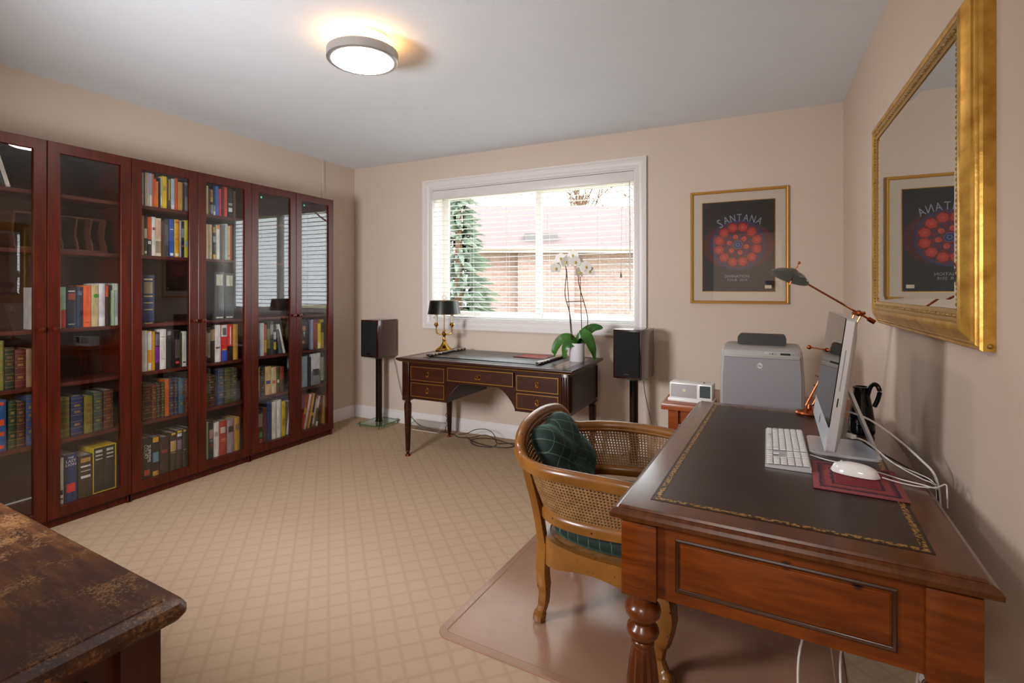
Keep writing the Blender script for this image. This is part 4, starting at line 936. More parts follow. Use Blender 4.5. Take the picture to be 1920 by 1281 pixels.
# plump back cushion
def bcush(bm):
    n, k = 40, 28; rings = []
    for i in range(k+1):
        th = PI*i/k; rings.append([])
        for j in range(n):
            ph = 2*PI*j/n
            x = math.sin(th)*math.cos(ph); y = math.sin(th)*math.sin(ph); z = -math.cos(th)
            sp_ = lambda v, e: math.copysign(abs(v)**e, v)
            X = .075*sp_(x, .9); Y = .175*sp_(y, .75); Z = .155*sp_(z, .75)
            r_ = math.hypot(Y/.175, Z/.155)
            a = math.atan2(Z, Y)
            d = 1+.10*math.cos(5*a+.5)*min(1, r_)
            X *= (.62+.38*abs(math.cos(2.5*a+.2)))*(1.0-.35*math.exp(-(r_/.22)**2))*1.25
            rings[-1].append((X-.05*(Z/.155), Y*d, Z*d))
    loft(bm, rings)
o = part('back_cushion', None, M_velvet, bcush, 80)
o.location = (-.69, 1.965, MZ+.57); o.rotation_euler = (0, math.radians(-10), math.radians(-4)); o.scale = (.85, 1, 1.02)
tag(o, 'crumpled dark green velvet cushion with a thin check, propped against the chair back', 'cushion')

# ------------------------------------------------------------------ walnut desk (local: long side along y, short end faces the camera)
DK = thing('walnut_desk', 'antique walnut desk with a dark leather top and turned legs', 'desk', (.057, 1.858, 0), math.radians(-2.5))
DZ = .74; dw, dl = .345, .67
def dtop(bm):
    pr = [(-.035, .698), (-.022, .700), (-.014, .706), (-.006, .709), (0, .713), (.0005, .722), (-.004, .729), (-.012, .7335), (-.016, .7335), (-.019, .7385), (-.026, .74)]
    loft(bm, [[(math.copysign(dw+e, x), math.copysign(dl+e, y), z) for x, y in ((-1, -1), (1, -1), (1, 1), (-1, 1))] for e, z in pr])
part('top', DK, M_desky, dtop, 25)
lx, ly = .265, .59
M_leather = mat('brown_black_leather', '#291c17', .33, c2='#33241e', scale=5, bump=.06, bscale=500, spec=.4)
part('leather_inset', DK, M_leather, lambda bm: box(bm, (-lx, -ly, .7392), (lx, ly, .7407)))
def toolmat():
    m, nt, b, N, L = node_mat('gold_tooling')
    tc = N('ShaderNodeTexCoord'); v = N('ShaderNodeTexVoronoi'); v.inputs['Scale'].default_value = 130; L(tc.outputs['Object'], v.inputs['Vector'])
    r = ramp(N, [(0, '#b8904c'), (.45, '#a8803c'), (.62, '#2c1c12'), (1, '#2c1c12')]); L(v.outputs['Distance'], r.inputs[0]); L(r.outputs[0], b.inputs['Base Color']); b.inputs['Roughness'].default_value = .35; b.inputs['Metallic'].default_value = .4
    return m
part('gold_tooling', DK, toolmat(), lambda bm: frame(bm, [(.004, 0), (.004, .0005), (.016, .0005), (.016, 0)], -lx, lx, -ly, ly, M=Matrix.Translation((0, 0, .7408)) @ Matrix(((1, 0, 0, 0), (0, 0, 1, 0), (0, -1, 0, 0), (0, 0, 0, 1)))))
part('inlay_groove', DK, mat('dark_groove', '#1a0c06', .4), lambda bm: frame(bm, [(-.003, 0), (-.003, .0004), (.0, .0004), (.0, 0)], -lx, lx, -ly, ly, M=Matrix.Translation((0, 0, .7405)) @ Matrix(((1, 0, 0, 0), (0, 0, 1, 0), (0, -1, 0, 0), (0, 0, 0, 1)))))
LP = [(0, .5255), (.030, .5255), (.031, .52), (.024, .512), (.024, .507), (.031, .502), (.040, .492), (.0425, .482), (.040, .470), (.030, .459), (.026, .452), (.028, .447), (.036, .440), (.0385, .431), (.036, .422), (.027, .414), (.024, .408), (.027, .404), (.027, .399), (.024, .395), (.026, .391),
      (.027, .386, .10), (.0325, .355, .14), (.0375, .31, .14), (.038, .26, .14), (.034, .2, .14), (.027, .14, .14), (.024, .115, .05), (.030, .105), (.032, .098), (.028, .09), (.022, .08), (.026, .06), (.033, .045), (.033, .03), (.024, .008), (.018, 0), (0, 0)]
bxy = {}
for sx in (-1, 1):
    for sy in (-1, 1):
        cx_, cy_ = sx*(dw-.062), sy*(dl-.062); bxy[sx, sy] = (cx_, cy_)
        lg = part('leg', DK, M_deskleg, lambda bm: lathe(bm, [(q[0], max(q[1], .0072 if (sx, sy) == (-1, 1) else 0), *q[2:]) for q in LP], 48, M=T(cx_, cy_, 0)), 40)
        part('corner_block', lg, M_deskx, lambda bm: box(bm, (cx_-.041, cy_-.041, .525), (cx_+.041, cy_+.041, .7), bev=.003))
for s in (-1, 1):
    ya, yb = sorted((s*(dl-.036), s*(dl-.056)))
    ap = part('end_apron', DK, M_deskx, lambda bm: box(bm, (-(dw-.103), ya, .53), (dw-.103, yb, .7)))
    yo = s*(dl-.036)
    Mf = Matrix.Translation((0, yo, 0)) @ Matrix.Diagonal((1, s*-1, 1, 1))
    part('moulding', ap, mat('dark_moulding', '#3a1804', .3, coat=.3), lambda bm: frame(bm, [(.002, -.001), (.002, .003), (.005, .005), (.009, .003), (.011, .0005), (.011, -.001)], -.205, .205, .555, .680, M=Mf))
    part('raised_panel', ap, M_deskx, lambda bm: loft(bm, [[(x*(.192-e), 0 if False else -d_, z0) for x, z0 in ((-1, .568+e), (1, .568+e), (1, .667-e), (-1, .667-e))] for e, d_ in ((0, 0), (.001, .003), (.004, .004))], M=Mf), 20)
    xa, xb = sorted((s*(dw-.036), s*(dw-.056)))
    sa = part('side_apron', DK, M_deskx, lambda bm: box(bm, (xa, -(dl-.103), .53), (xb, dl-.103, .7)))
    for y0, y1 in ((-.53, -.2), (-.18, .18), (.2, .53)):
        x_ = s*(dw-.036)
        dr = part('drawer', DK, M_deskx, lambda bm: box(bm, (min(x_, x_+s*.006), y0, .548), (max(x_, x_+s*.006), y1, .686), bev=.002))
        part('knob', dr, M_brassd, lambda bm: lathe(bm, [(0, 0), (.005, 0), (.005, .008), (.011, .013), (.01, .019), (0, .021)], 14, M=T(x_+s*.006, (y0+y1)/2, .617, ry=s*PI/2)))
TZ = .7413                                              # height of the leather surface
def onD(x, y): # desk-local to world
    v = DK.matrix_basis @ Vector((x, y, 0)); return v.x, v.y
# ------------------------------------------------------------------ computer
M_bezel = mat('glossy_screen_glass', '#050506', .03, spec=.6)
IM = thing('desktop_computer', 'silver all-in-one computer seen edge-on on the walnut desk', 'computer', (.205, 1.955, TZ), math.radians(0))
IM.rotation_euler = (0, 0, math.radians(-1.5))
# local: screen faces -x, width along y; tilted about y
tl = math.radians(7.5)
MT = T(-.03, 0, .052, ry=tl)
SW = .264
part('housing', IM, M_alu, lambda bm: loft(bm, [[(x, y, z) for y, z in rrect(-SW+e, SW-e, e, .378-e, .012)] for x, e in ((-.006, 0), (.014, 0), (.020, .006), (.030, .05), (.036, .13))], M=MT), 40)
part('screen_glass', IM, M_bezel, lambda bm: loft(bm, [[(x, y, z) for y, z in rrect(-SW+.0005, SW-.0005, .068, .3775, .011)] for x in (-.0085, -.0062)], M=MT), 30)
ch = part('chin', IM, M_alu, lambda bm: box(bm, (-.0085, -SW+.002, .001), (-.0062, SW-.002, .0675), M=MT))
part('emblem', ch, M_black, lambda bm: (ball(bm, (-.0088, 0, .035), .012, M=MT, u=14, v=8, s=(.05, .95, 1)), ball(bm, (-.0088, -.004, .0505), .005, M=MT, u=8, v=6, s=(.08, .5, 1))))
part('disc_slot', IM, mat('slot_grey', '#8c9094', .5), lambda bm: box(bm, (.002, -SW-.0006, .175), (.0045, -SW+.0002, .29), M=MT))
part('card_slot', IM, M_black, lambda bm: box(bm, (.0015, -SW-.0006, .13), (.0045, -SW+.0002, .155), M=MT))
def foot(bm):
    inset_loft(bm, -.068, .118, -.105, .105, .02, [(0, 0), (0, .005), (.002, .007)])
part('stand_foot', IM, M_alu, foot)
part('stand_arm', IM, M_alu, lambda bm: sweep(bm, [(.112, 0, .006), (.110, 0, .010), (.045, 0, .185), (.028, 0, .23)], [(-.09, -.004), (.09, -.004), (.09, .004), (-.09, .004)], up=(1, 0, .3)), 40)
# keyboard
KB = thing('keyboard', 'white full-size computer keyboard on an aluminium base', 'keyboard', (.071, 1.868, TZ+.0004), math.radians(-.6))
part('base', KB, M_alu, lambda bm: (prism(bm, [(-.057, 0), (.057, 0), (.057, .013), (-.057, .007)], -.214, .214, 'y'),))
km = {}
M_key = mat('white_keys', '#dedbd8', .45)
def key(x, y, lx_, ly_):
    k = (lx_, ly_)
    z = .0105+(x+.057)*.0526
    if k not in km:
        bm = B(); box(bm, (-lx_/2, -ly_/2, -.001), (lx_/2, ly_/2, .0022), bev=.0012); o = obj('key', bm, M_key, KB); km[k] = o.data
    else: o = bpy.data.objects.new('key', km[k]); COL.objects.link(o); o.parent = KB
    o.location = (x, y, z); o.rotation_euler = (0, -math.atan(.0526), 0)
P_ = .0187
# the user sits at -x, so +x is the far row; y decreases to the user's right
for r_ in range(6):
    x = -.045+r_*P_*.97; n = 15 if r_ else 0
    main = {0: [1, 1, 1, 1.25, 6.1, 1.25, 1, 1, 1.4], 1: [2.3]+[1]*10+[1.7], 2: [1.8]+[1]*11+[1.2], 3: [1.5]+[1]*13, 4: [1]*13+[1.5], 5: [1.07]*14}[r_]
    tot = sum(main); y = .208
    for w_ in main:
        l_ = w_*P_*15/tot*.97; key(x, round(y-l_/2, 5), round(P_*.84, 5), round(l_-.0028, 5)); y -= l_
    for k in range(3):
        if r_ in (0, 3, 4, 5) or (r_ == 1 and k == 1): key(x, -.085-k*P_, round(P_*.84, 5), round(P_*.86, 5))
    for k in range(4): key(x, -.148-k*P_*.97, round(P_*.84, 5), round(P_*.86, 5))
# mouse pad and mouse
def rug():
    m, nt, b, N, L = node_mat('rug_weave')
    tc = N('ShaderNodeTexCoord'); mp = N('ShaderNodeMapping'); mp.inputs['Scale'].default_value = (9.3, 7.4, 1); L(tc.outputs['Object'], mp.inputs[0]); sp = N('ShaderNodeSeparateXYZ'); L(mp.outputs[0], sp.inputs[0])
    d = math_(N, L, 'MAXIMUM', math_(N, L, 'ABSOLUTE', sp.outputs['X']), math_(N, L, 'ABSOLUTE', sp.outputs['Y']))
    n = N('ShaderNodeTexNoise'); n.inputs['Scale'].default_value = 160; L(tc.outputs['Object'], n.inputs['Vector'])
    d2 = math_(N, L, 'ADD', d, math_(N, L, 'MULTIPLY', math_(N, L, 'SUBTRACT', n.outputs['Fac'], .5), .12))
    r = ramp(N, [(0, '#7c1c28'), (.42, '#8c2430'), (.46, '#3c2434'), (.52, '#8c3a40'), (.66, '#6a2a34'), (.72, '#3a2030'), (.78, '#8c4448'), (.92, '#7c3038'), (1, '#5c2430')]); r.color_ramp.interpolation = 'CONSTANT'
    L(d2, r.inputs[0]); L(r.outputs[0], b.inputs['Base Color']); b.inputs['Roughness'].default_value = .85
    return m
o = part('mouse_pad', None, rug(), lambda bm: box(bm, (-.098, -.118, 0), (.098, .118, .004), bev=.001)); o.location = (.225, 1.648, TZ+.0003); o.rotation_euler = (0, 0, math.radians(-3))
tag(o, 'crimson rug-patterned mouse pad on the walnut desk', 'mouse pad')
def mouse_b(bm):
    rings = []
    for i in range(13):
        f = -1+2*i/12; wv = .029*math.sqrt(max(0, 1-f*f*.999))**.75; hv = .031*(math.sqrt(max(0, 1-f*f*.998))**.7)
        rings.append([(f*.0565, wv*math.cos(a), max(-.0, .002+hv*math.sin(a)) if a <= PI else .002) for a in [PI*k/12 for k in range(13)]])
    loft(bm, rings)
MO = thing('computer_mouse', 'white rounded computer mouse on the crimson pad', 'mouse', (.228, 1.682, TZ+.0045), math.radians(-17))
part('shell', MO, mat('gloss_white', '#e6e4e2', .12), mouse_b, 60)
part('scroll_ball', MO, mat('scroll_grey', '#b8b8b8', .3), lambda bm: ball(bm, (-.03, 0, .0285), .004, u=8, v=6))
M_wc = mat('white_cable', '#dcd9d6', .45)
def wcable(name, pts, label, r=.0017, m=M_wc): return tag(part(name, None, m, lambda bm: tube(bm, spline(pts, 7), r, 6)), label, 'cable')
wcable('mouse_cable', [(.285, 1.664, TZ+.012), (.32, 1.66, TZ+.006), (.36, 1.655, TZ+.004), (.395, 1.66, TZ+.006), (.418, 1.675, TZ+.012), (.412, 1.64, TZ+.003), (.418, 1.66, .70)], 'white mouse cable curling towards the wall')
wcable('keyboard_cable', [(.1335, 1.81, TZ+.008), (.17, 1.77, TZ+.0105), (.22, 1.75, TZ+.0105), (.27, 1.73, TZ+.009), (.33, 1.69, TZ+.006), (.385, 1.655, TZ+.006), (.412, 1.70, .72), (.424, 1.74, .6)], 'white keyboard cable crossing the computer foot')
for i, (dy, z0, l) in enumerate(((.0, .05, 'upper'), (.025, .043, 'lower'))):
    wcable('usb_cable', [(.232, 1.83+dy, TZ+z0+.02), (.27, 1.80+dy, TZ+z0+.02), (.325, 1.75+dy, TZ+z0*.6), (.37, 1.69+dy, TZ+.016+i*.004), (.392, 1.675, TZ+.010+i*.005), (.418-i*.008, 1.72, .71), (.43-i*.008, 1.76, .5)], '%s of the two white plugged cables behind the computer' % l, .0015)
wcable('power_cable', [(.235, 1.95, TZ+.125), (.30, 1.93, TZ+.105), (.36, 1.89, TZ+.065), (.40, 1.82, TZ+.03), (.422, 1.78, TZ+.0), (.438, 1.80, .66), (.445, 1.82, .5)], 'thick white power cable arching behind the computer', .0032)
wcable('audio_cable', [(.234, 1.86, TZ+.08), (.29, 1.83, TZ+.045), (.345, 1.80, TZ+.02), (.388, 1.72, TZ+.008), (.420, 1.76, .72), (.43, 1.79, .6)], 'thin black cable among the white ones behind the computer', .0025, M_black)
tag(part('plug', None, M_whitep, lambda bm: box(bm, (-.008, -.012, -.006), (.008, .012, .006), M=T(.238, 1.822, TZ+.075, rz=.5), bev=.002)), 'small white plug behind the computer edge', 'plug')
# black jug with looped handle behind the computer
t = thing('black_jug', 'glossy black jug with a looped handle behind the computer', 'jug', (.318, 2.20, TZ)); t.scale = (.8,)*3
part('body', t, M_blackg, lambda bm: lathe(bm, [(0, 0), (.046, 0), (.05, .01), (.048, .06), (.04, .12), (.032, .16), (.03, .19), (.034, .205), (.026, .206), (.02, .19), (0, .185)], 28))
part('handle', t, M_blackg, lambda bm: sweep(bm, spline([(.02, -.02, .175), (.03, -.03, .215), (.045, -.05, .225), (.055, -.06, .20), (.05, -.055, .165), (.04, -.043, .13)], 6), circ(.009, 8)), 60)
# ------------------------------------------------------------------ desk lamp with copper arms
t = thing('desk_lamp', 'copper-armed balance desk lamp with a round dish head on walnut desk', 'desk lamp', (.177, 2.44, TZ))
part('base', t, M_copper, lambda bm: lathe(bm, [(0, 0), (.05, 0), (.052, .006), (.048, .012), (.026, .018), (.012, .024), (.01, .04), (0, .04)], 32))
J = Vector((.160, -.045, .415)); Hd = Vector((-.037, -.08, .545))
la = part('lower_arm', t, M_copper, lambda bm: [tube(bm, [(s*.012+.0, s*.006, .035), (J.x+s*.012, J.y+s*.006, J.z)], .0035, 8) for s in (-1, 1)])
part('knob', la, M_copper, lambda bm: (tube(bm, [(.0, -.0, .272), (.09, -.03, .26)], .003, 6), ball(bm, (.0, 0, .272), .009)))
part('joint', t, M_copper, lambda bm: (tube(bm, [(J.x-.02, J.y-.012, J.z), (J.x+.02, J.y+.012, J.z)], .007, 10), ball(bm, J, .012)))
dv = (Hd-J).normalized()
part('upper_arm', t, M_copper, lambda bm: [tube(bm, [J-dv*.06+Vector((0, 0, .0)), Hd], .0038, 8)])
part('counterweight', t, M_copper, lambda bm: tube(bm, [J-dv*.062, J-dv*.038], .009, 12))
HM = T(Hd.x-.035, Hd.y-.01, Hd.z+.012, rz=-.47) @ Matrix.Rotation(math.radians(14), 4, 'Y') @ Matrix.Rotation(math.radians(-22), 4, 'X')
M_dish = mat('grey_metal_dish', '#6c6e68', .3, .8)
part('dish', t, M_dish, lambda bm: lathe(bm, [(.058, -.008), (.071, -.006), (.070, 0), (.05, .016), (.025, .026), (.012, .034), (0, .036), (0, .030), (.02, .022), (.045, .011), (.062, -.002), (.056, -.004)], 36, M=HM))
part('bulb_glass', t, mat('frosted_glass', '#8c9490', .2), lambda bm: lathe(bm, [(0, -.006), (.05, -.004), (.055, .0), (0, .002)], 28, M=HM))
part('pin', t, M_copper, lambda bm: (tube(bm, [(.01, 0, -.035), (.01, 0, .062)], .0025, 6, M=HM), ball(bm, (.01, 0, .064), .006, M=HM)))

# ------------------------------------------------------------------ side table, printer and clock radio
M_tbl = mat('orange_pine', '#8c3f17', .35, c2='#a3521f', scale=10, stretch=(.4, 3, 3), coat=.2)
TB = .666
t = thing('side_table', 'small orange-brown wooden side table behind the walnut desk', 'table', (0, 0, 0))
part('tabletop', t, M_tbl, lambda bm: box(bm, (-.455, 2.735, TB-.032), (.425, 3.26, TB), bev=.004))
part('apron', t, M_tbl, lambda bm: (box(bm, (-.40, 2.785, TB-.11), (.37, 2.8, TB-.0325)), box(bm, (-.40, 3.195, TB-.11), (.37, 3.21, TB-.0325)), box(bm, (-.405, 2.8, TB-.11), (-.39, 3.195, TB-.0325)), box(bm, (.36, 2.8, TB-.11), (.375, 3.195, TB-.0325))))
for x in (-.40, .37):
    for y in (2.79, 3.205):
        part('leg', t, M_tbl, lambda bm: loft(bm, [[(x+a*k, y+b_*k, z) for a, b_ in ((-1, -1), (1, -1), (1, 1), (-1, 1))] for k, z in ((.014, 0), (.024, TB-.11), (.024, TB-.033))]))
PR = thing('printer', 'boxy grey printer with a dark rear paper tray on side table', 'printer', (.005, 2.965, TB+.0005), math.radians(-1)); PR.scale = (.83, 1, 1)
M_pg = mat('printer_grey', '#8e8b8f', .4); M_pl = mat('printer_light', '#a8a39f', .45); M_pd = mat('printer_dark', '#33312f', .5)
def pbody(bm):
    rings = []
    for z, wv, y0, y1, r in ((0, .218, -.165, .2, .02), (.012, .222, -.168, .2, .02), (.14, .222, -.166, .2, .02), (.25, .215, -.155, .2, .025), (.282, .212, -.148, .2, .03), (.294, .205, -.13, .19, .04)):
        rings.append([(x, y, z) for x, y in rrect(-wv, wv, y0, y1, r)])
    loft(bm, rings)
part('body', PR, M_pl, pbody)
part('front_panel', PR, M_pg, lambda bm: loft(bm, [[(-.204, -.1725, .018), (.204, -.1725, .018), (.204, -.163, .018), (-.204, -.163, .018)], [(-.204, -.172, .15), (.204, -.172, .15), (.204, -.163, .15), (-.204, -.163, .15)], [(-.197, -.163, .248), (.197, -.163, .248), (.197, -.15, .248), (-.197, -.15, .248)]]))
part('panel_lip', PR, M_pl, lambda bm: box(bm, (-.197, -.166, .2485), (.197, -.15, .258), bev=.002))
part('rear_tray', PR, M_pd, lambda bm: loft(bm, [[(x, y, z) for x, z in rrect(-.135, .135, .29, .345, .018)] for y in (.02, .16)]))
part('emblem', PR, mat('emblem_silver', '#c8c8cc', .3), lambda bm: lathe(bm, [(0, 0), (.014, 0), (.014, .0015), (0, .0015)], 24, M=T(-.005, -.1668, .212, rx=PI/2+math.radians(-5))))
part('lettering', PR, M_black, lambda bm: text_bm(bm, 'hp', .018, T(-.005, -.1685, .212, rx=PI/2)), 0)
cp = part('control_panel', PR, M_pl, lambda bm: box(bm, (.02, -.152, .262), (.19, -.149, .28), bev=.001))
part('display', cp, M_black, lambda bm: box(bm, (.10, -.1535, .267), (.15, -.1515, .276)))
for i in range(5): part('button', cp, mat('green_button', '#3c6a4c', .4) if i == 1 else M_pg, lambda bm: lathe(bm, [(0, 0), (.004, 0), (.004, .0015), (0, .0015)], 10, M=T((.045, .06, .075, .165, .178)[i], -.1516, .271, rx=PI/2)))
tag(part('printer_cable', None, mat('grey_cable', '#5c544c', .5), lambda bm: tube(bm, spline([(.246, 3.09, TB+.09), (.275, 3.06, TB+.1), (.30, 3.02, TB+.06), (.305, 3.0, TB+.005), (.30, 2.9, TB+.004)], 7), .004, 6)), 'grey cable looping from the side of the printer', 'cable')
tag(part('printer_power_cable', None, mat('beige_cable', '#9c8468', .5), lambda bm: tube(bm, spline([(.246, 3.04, TB+.15), (.285, 3.0, TB+.13), (.325, 2.95, TB+.07), (.335, 2.9, TB+.004), (.33, 2.82, TB+.004)], 7), .0035, 6)), 'beige cable arching from the side of the printer to the table', 'cable')
CR = thing('clock_radio', 'white clock radio with a square grey display on side table', 'clock radio', (-.318, 2.865, TB+.0005), math.radians(-4))
part('case', CR, M_whitep, lambda bm: (box(bm, (-.105, -.05, .006), (.105, .05, .098), bev=.006), box(bm, (-.112, -.058, .0), (.112, .05, .016), bev=.003)))
part('speaker_grille', CR, mat('pale_grille', '#b4b0b0', .7, bump=.4, scale=600), lambda bm: box(bm, (-.098, -.0525, .022), (.03, -.0498, .09), bev=.001))
fr = part('display_bezel', CR, M_whitep, lambda bm: box(bm, (.038, -.056, .02), (.105, -.0495, .098), bev=.003))
part('display', fr, mat('grey_lcd', '#4c5454', .2), lambda bm: box(bm, (.046, -.0568, .03), (.097, -.0555, .09)))
part('logo_button', CR, mat('pale_button', '#d0ccb0', .4), lambda bm: lathe(bm, [(0, 0), (.009, 0), (.009, .002), (0, .002)], 16, M=T(-.03, -.0522, .06, rx=PI/2)))
part('top_button', CR, M_black, lambda bm: lathe(bm, [(0, 0), (.004, 0), (.004, .004), (0, .004)], 10, M=T(.06, -.01, .0978)))

# ------------------------------------------------------------------ gilt mirror on the right wall
MI = thing('wall_mirror', 'large mirror in an ornate gold frame on the right wall', 'mirror', (XR-.0005, 2.101, 1.53))
MM = T(0, 0, 0, rz=-PI/2)                               # frame plane XZ -> YZ, depth towards -x
hy, hz = .574, .423
prof = [(0, 0), (0, .022), (.004, .027), (.010, .027), (.012, .031), (.016, .034), (.019, .033), (.021, .038), (.030, .042), (.040, .049), (.048, .053), (.056, .053), (.060, .050), (.060, 0)]
part('frame', MI, M_gold, lambda bm: frame(bm, prof, -hy, hy, -hz, hz, M=MM), 30)
part('inner_slope', MI, mat('gold_inner', '#b08a44', .35, .8), lambda bm: frame(bm, [(.0605, 0), (.0605, .049), (.066, .050), (.070, .049), (.084, .045), (.092, .044), (.092, 0)], -hy, hy, -hz, hz, M=MM), 30)
def beads(bm):
    for a0, a1, horiz, c in ((-hy+.075, hy-.075, True, -hz+.076), (-hy+.075, hy-.075, True, hz-.076), (-hz+.085, hz-.085, False, -hy+.076), (-hz+.085, hz-.085, False, hy-.076)):
        n = int((a1-a0)/.0125)
        for i in range(n):
            v = a0+(i+.5)*(a1-a0)/n
            p = (v, -.0458, c) if horiz else (c, -.0458, v)
            ball(bm, p, .0058, M=MM, u=6, v=4, s=(.85, 1, 1) if i % 2 else (1, .8, .75))
bd = part('beading', MI, M_goldd, beads, 60); bd['kind'] = 'stuff'
M_mirror = mat('silvered_glass', '#dfe3df', .0, 1)
part('mirror_glass', MI, M_mirror, lambda bm: loft(bm, [[(s_*(hy-.0925-e), -d, t_*(hz-.0925-e)) for s_, t_ in ((-1, -1), (1, -1), (1, 1), (-1, 1))] for e, d in ((0, .034), (0, .041), (.022, .0425))], M=MM), 3)
for s in (-1, 1): part('corner_pin', MI, M_goldd, lambda bm: ball(bm, (s*(hy+.001), -.01, -hz+.012), .006, M=MM, u=8, v=6))

# ------------------------------------------------------------------ framed concert poster
PO = thing('framed_poster', 'framed concert poster with a red mandala in a thin gold frame', 'poster', (-.1384, YB-.0005, 1.5436))
px, pz = .3055, .3915
part('frame', PO, mat('gold_moulding', '#cf9c4c', .3, .5), lambda bm: frame(bm, [(0, 0), (0, .018), (.005, .024), (.010, .022), (.014, .024), (.019, .016), (.019, 0)], -px, px, -pz, pz), 30)
part('mat_board', PO, mat('cream_mat_board', '#cfc3b4', .8), lambda bm: box(bm, (-px+.0195, -.008, -pz+.0195), (px-.0195, -.002, pz-.0195)))
part('mat_fillet', PO, mat('gold_fillet', '#a87c2c', .35, .7), lambda bm: frame(bm, [(0, 0), (0, .0016), (.004, .0016), (.004, 0)], -.229, .228, -.311, .314, M=Matrix.Translation((0, -.008, 0))))
cols = ['#151311', '#4a0f0c', '#2a2c56', '#6c1512', '#b02c1e', '#3a2a4c', '#c24a2a', '#4c5c90', '#121a3c', '#d8c8b0', '#8c96a0']
pm = [mat('print_%s' % c.strip('#'), c, .6) for c in cols]
def disc(bm, x, z, r, y, mi, n=32, sx=1): 
    v = [bm.verts.new((x+sx*r*math.cos(2*PI*i/n), y, z+r*math.sin(2*PI*i/n))) for i in range(n)]
    f = bm.faces.new(v[::-1]); f.material_index = mi
def poster_print(bm):
    y = -.0082; mz = .012; mx = .0
    box(bm, (-.225, -.0085, -.307), (.224, -.0081, .310), mi=0)
    for sx in (-1, 1): disc(bm, mx+sx*.075, mz-.005, .145, -.00862, 1, 40)
    disc(bm, mx, mz, .172, -.00864, 2, 64); disc(bm, mx, mz, .158, -.00868, 3, 64)
    for k in range(12):
        a = 2*PI*(k+.5)/12
        for q in range(6):
            b_ = q*PI/3+a; disc(bm, mx+.12*math.cos(a)+.016*math.cos(b_), mz+.12*math.sin(a)+.016*math.sin(b_), .0135, -.0087-.00001*q, 4, 14)
        disc(bm, mx+.12*math.cos(a), mz+.12*math.sin(a), .010, -.0088, 6, 12)
        a2 = 2*PI*k/12; disc(bm, mx+.148*math.cos(a2), mz+.148*math.sin(a2), .010, -.0087, 2, 12)
    for k in range(6):
        a = 2*PI*k/6+.26; disc(bm, mx+.072*math.cos(a), mz+.072*math.sin(a), .026, -.0087, 5, 20); disc(bm, mx+.072*math.cos(a), mz+.072*math.sin(a), .014, -.0088, 3, 16)
        a += PI/6; disc(bm, mx+.055*math.cos(a), mz+.055*math.sin(a), .016, -.0088, 6, 14); disc(bm, mx+.05*math.cos(a), mz+.05*math.sin(a), .008, -.0089, 4, 10)
    disc(bm, mx, mz, .031, -.0090, 7, 6); disc(bm, mx, mz, .026, -.0091, 8, 6)
    for k in range(6): disc(bm, mx+.012*math.cos(k*PI/3), mz+.012*math.sin(k*PI/3), .006, -.0092, 7, 8)
    box(bm, (.165, -.0088, -.288), (.205, -.0085, -.266), mi=9)
part('print', PO, pm, poster_print, 0)
def letters(bm):
    s = 'SANTANA'
    for i, ch_ in enumerate(s):
        a = (3-i)*.155; R_ = .27
        sz = .070 if i else .088
        text_bm(bm, ch_, sz, T(.01-R_*math.sin(a), -.0092, -.075+R_*math.cos(a)+(-.008 if i == 0 else 0), rx=PI/2) @ Matrix.Rotation(a, 4, 'Z') @ Matrix.Diagonal((.72, 1, 1, 1)), extrude=.0002)
    text_bm(bm, 'DIVINATION', .027, T(-.005, -.0092, -.205, rx=PI/2), extrude=.0002)
    text_bm(bm, 'TOUR  2018', .024, T(-.005, -.0092, -.230, rx=PI/2), extrude=.0002)
part('lettering', PO, mat('poster_lettering', '#8c94a0', .6), letters, 0)
part('glazing', PO, M_pglass, lambda bm: box(bm, (-px+.0195, -.0125, -pz+.0195), (px-.0195, -.0105, pz-.0195)))

# ------------------------------------------------------------------ worn chest in the foreground
def worn():
    m, nt, b, N, L = node_mat('worn_dark_varnish')
    tc = N('ShaderNodeTexCoord'); mp = N('ShaderNodeMapping'); mp.inputs['Scale'].default_value = (1, 5, 2); L(tc.outputs['Object'], mp.inputs[0])
    n = N('ShaderNodeTexNoise'); n.inputs['Scale'].default_value = 5; n.inputs['Detail'].default_value = 10; n.inputs['Roughness'].default_value = .72; L(mp.outputs[0], n.inputs['Vector'])
    r = ramp(N, [(.28, '#241006'), (.46, '#371b0b'), (.60, '#553014'), (.72, '#6e4420')]); L(n.outputs['Fac'], r.inputs[0])
    n3 = N('ShaderNodeTexNoise'); n3.inputs['Scale'].default_value = 150; n3.inputs['Detail'].default_value = 6; n3.inputs['Roughness'].default_value = .8; L(tc.outputs['Object'], n3.inputs['Vector'])
    n4 = N('ShaderNodeTexNoise'); n4.inputs['Scale'].default_value = 9; n4.inputs['Detail'].default_value = 4; L(tc.outputs['Object'], n4.inputs['Vector'])
    f = math_(N, L, 'MULTIPLY', n3.outputs['Fac'], n4.outputs['Fac']); rr = ramp(N, [(.280, '#000000'), (.296, '#d8d8d8')]); L(f, rr.inputs[0])
    mx = N('ShaderNodeMix'); mx.data_type = 'RGBA'; L(rr.outputs[0], mx.inputs['Factor']); L(r.outputs[0], mx.inputs['A']); mx.inputs['B'].default_value = lin('#86603a')
    L(mx.outputs['Result'], b.inputs['Base Color']); b.inputs['Roughness'].default_value = .38
    bp = N('ShaderNodeBump'); bp.inputs['Strength'].default_value = .12; bp.inputs['Distance'].default_value = .003; L(n3.outputs['Fac'], bp.inputs['Height']); L(bp.outputs[0], b.inputs['Normal'])
    return m
M_worn = worn()
M_chest = mat('chest_side', '#35150a', .4, c2='#481d0c', scale=10, stretch=(3, 3, .4))
CT = thing('wooden_chest', 'worn dark wooden chest with a scuffed top at the lower left', 'chest', (-1.555, .222, 0), math.radians(-2.8))
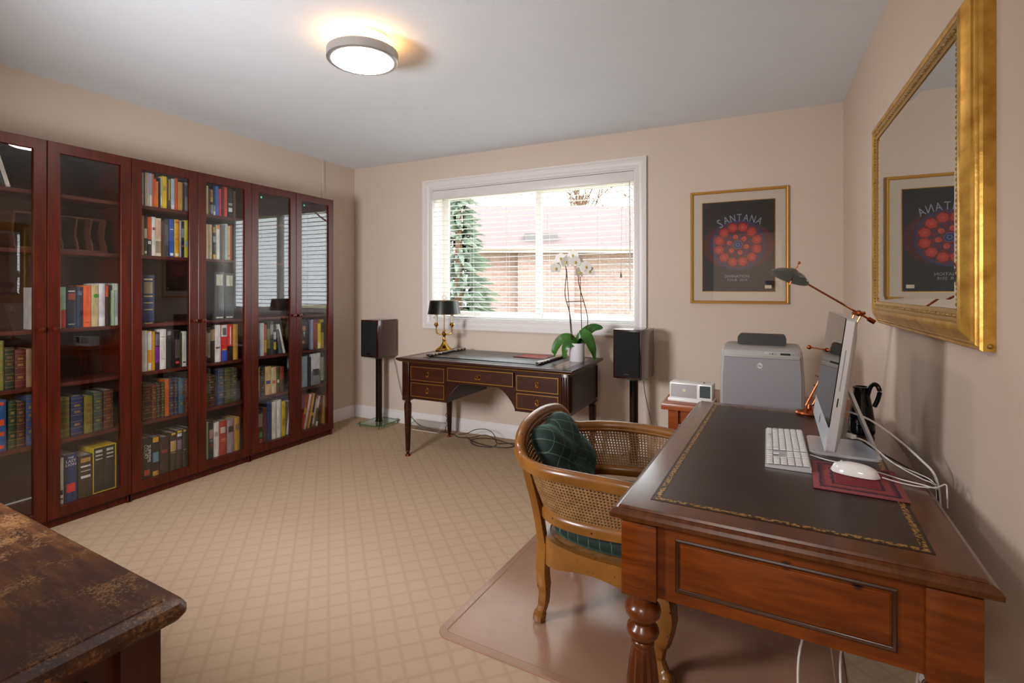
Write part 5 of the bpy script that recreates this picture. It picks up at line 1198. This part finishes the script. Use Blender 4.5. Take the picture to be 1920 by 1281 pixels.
def ctop(bm):
    pr = [(-.04, .700), (-.02, .702), (-.006, .708), (0, .716), (0, .724), (-.006, .733), (-.016, .7375), (-.026, .738), (-.028, .74), (-.036, .74)]
    loft(bm, [[(x, y, z) for x, y in rrect(-.70-e, .70+e, -.345-e, .345+e, .022+e*.5)] for e, z in pr])
part('top', CT, M_worn, ctop, 25)
part('body', CT, M_chest, lambda bm: box(bm, (-.645, -.295, .10), (.645, .295, .6995)))
for sx in (-1, 1):
    for sy in (-1, 1): part('corner_post', CT, M_chest, lambda bm: box(bm, (sx*.635-.03, sy*.285-.03, 0), (sx*.635+.03, sy*.285+.03, .699), bev=.003))
    part('end_panel', CT, M_chest, lambda bm: box(bm, (sx*.648-.003, -.22, .16), (sx*.648+.003, .22, .66), bev=.002))
for z0, z1 in ((.12, .30), (.315, .495), (.51, .685)):
    d = part('drawer', CT, M_chest, lambda bm: box(bm, (-.59, .2955, z0), (.59, .305, z1), bev=.002))
    for x in (-.35, .35): part('knob', d, M_brassd, lambda bm: lathe(bm, [(0, 0), (.006, 0), (.006, .01), (.014, .016), (.012, .024), (0, .026)], 14, M=T(x, .305, (z0+z1)/2, rx=-PI/2)))
# ------------------------------------------------------------------ things under the walnut desk
t = thing('power_strip', 'beige surge protector box under the walnut desk by the wall', 'power strip', (.325, 1.66, 0), math.radians(4))
part('case', t, mat('beige_plastic', '#a8a088', .5), lambda bm: box(bm, (-.07, -.14, .0), (.07, .14, .07), bev=.012))
for i in range(4):
    s_ = part('outlet', t, mat('outlet_cream', '#bcb6a0', .5), lambda bm: box(bm, (-.02, -.115+i*.06, .07), (.02, -.075+i*.06, .0725)))
    part('slot', s_, M_black, lambda bm: [box(bm, (x-.002, -.1+i*.06, .0725), (x+.002, -.09+i*.06, .0728)) for x in (-.008, .008)])
for i, (x, y, l) in enumerate(((.10, 1.30, 'leftmost white cable hanging under the walnut desk'), (.19, 1.36, 'second white cable hanging under the walnut desk'), (.33, 1.34, 'rightmost white cable hanging under the walnut desk'))):
    wcable('hanging_cable', [(x+.02, y+.12, .52), (x-.02, y+.10, .38), (x-.01, y+.06, .22), (x+.05, y+.08, .06), (x+.10, y+.15, .0075)], l, .0026)
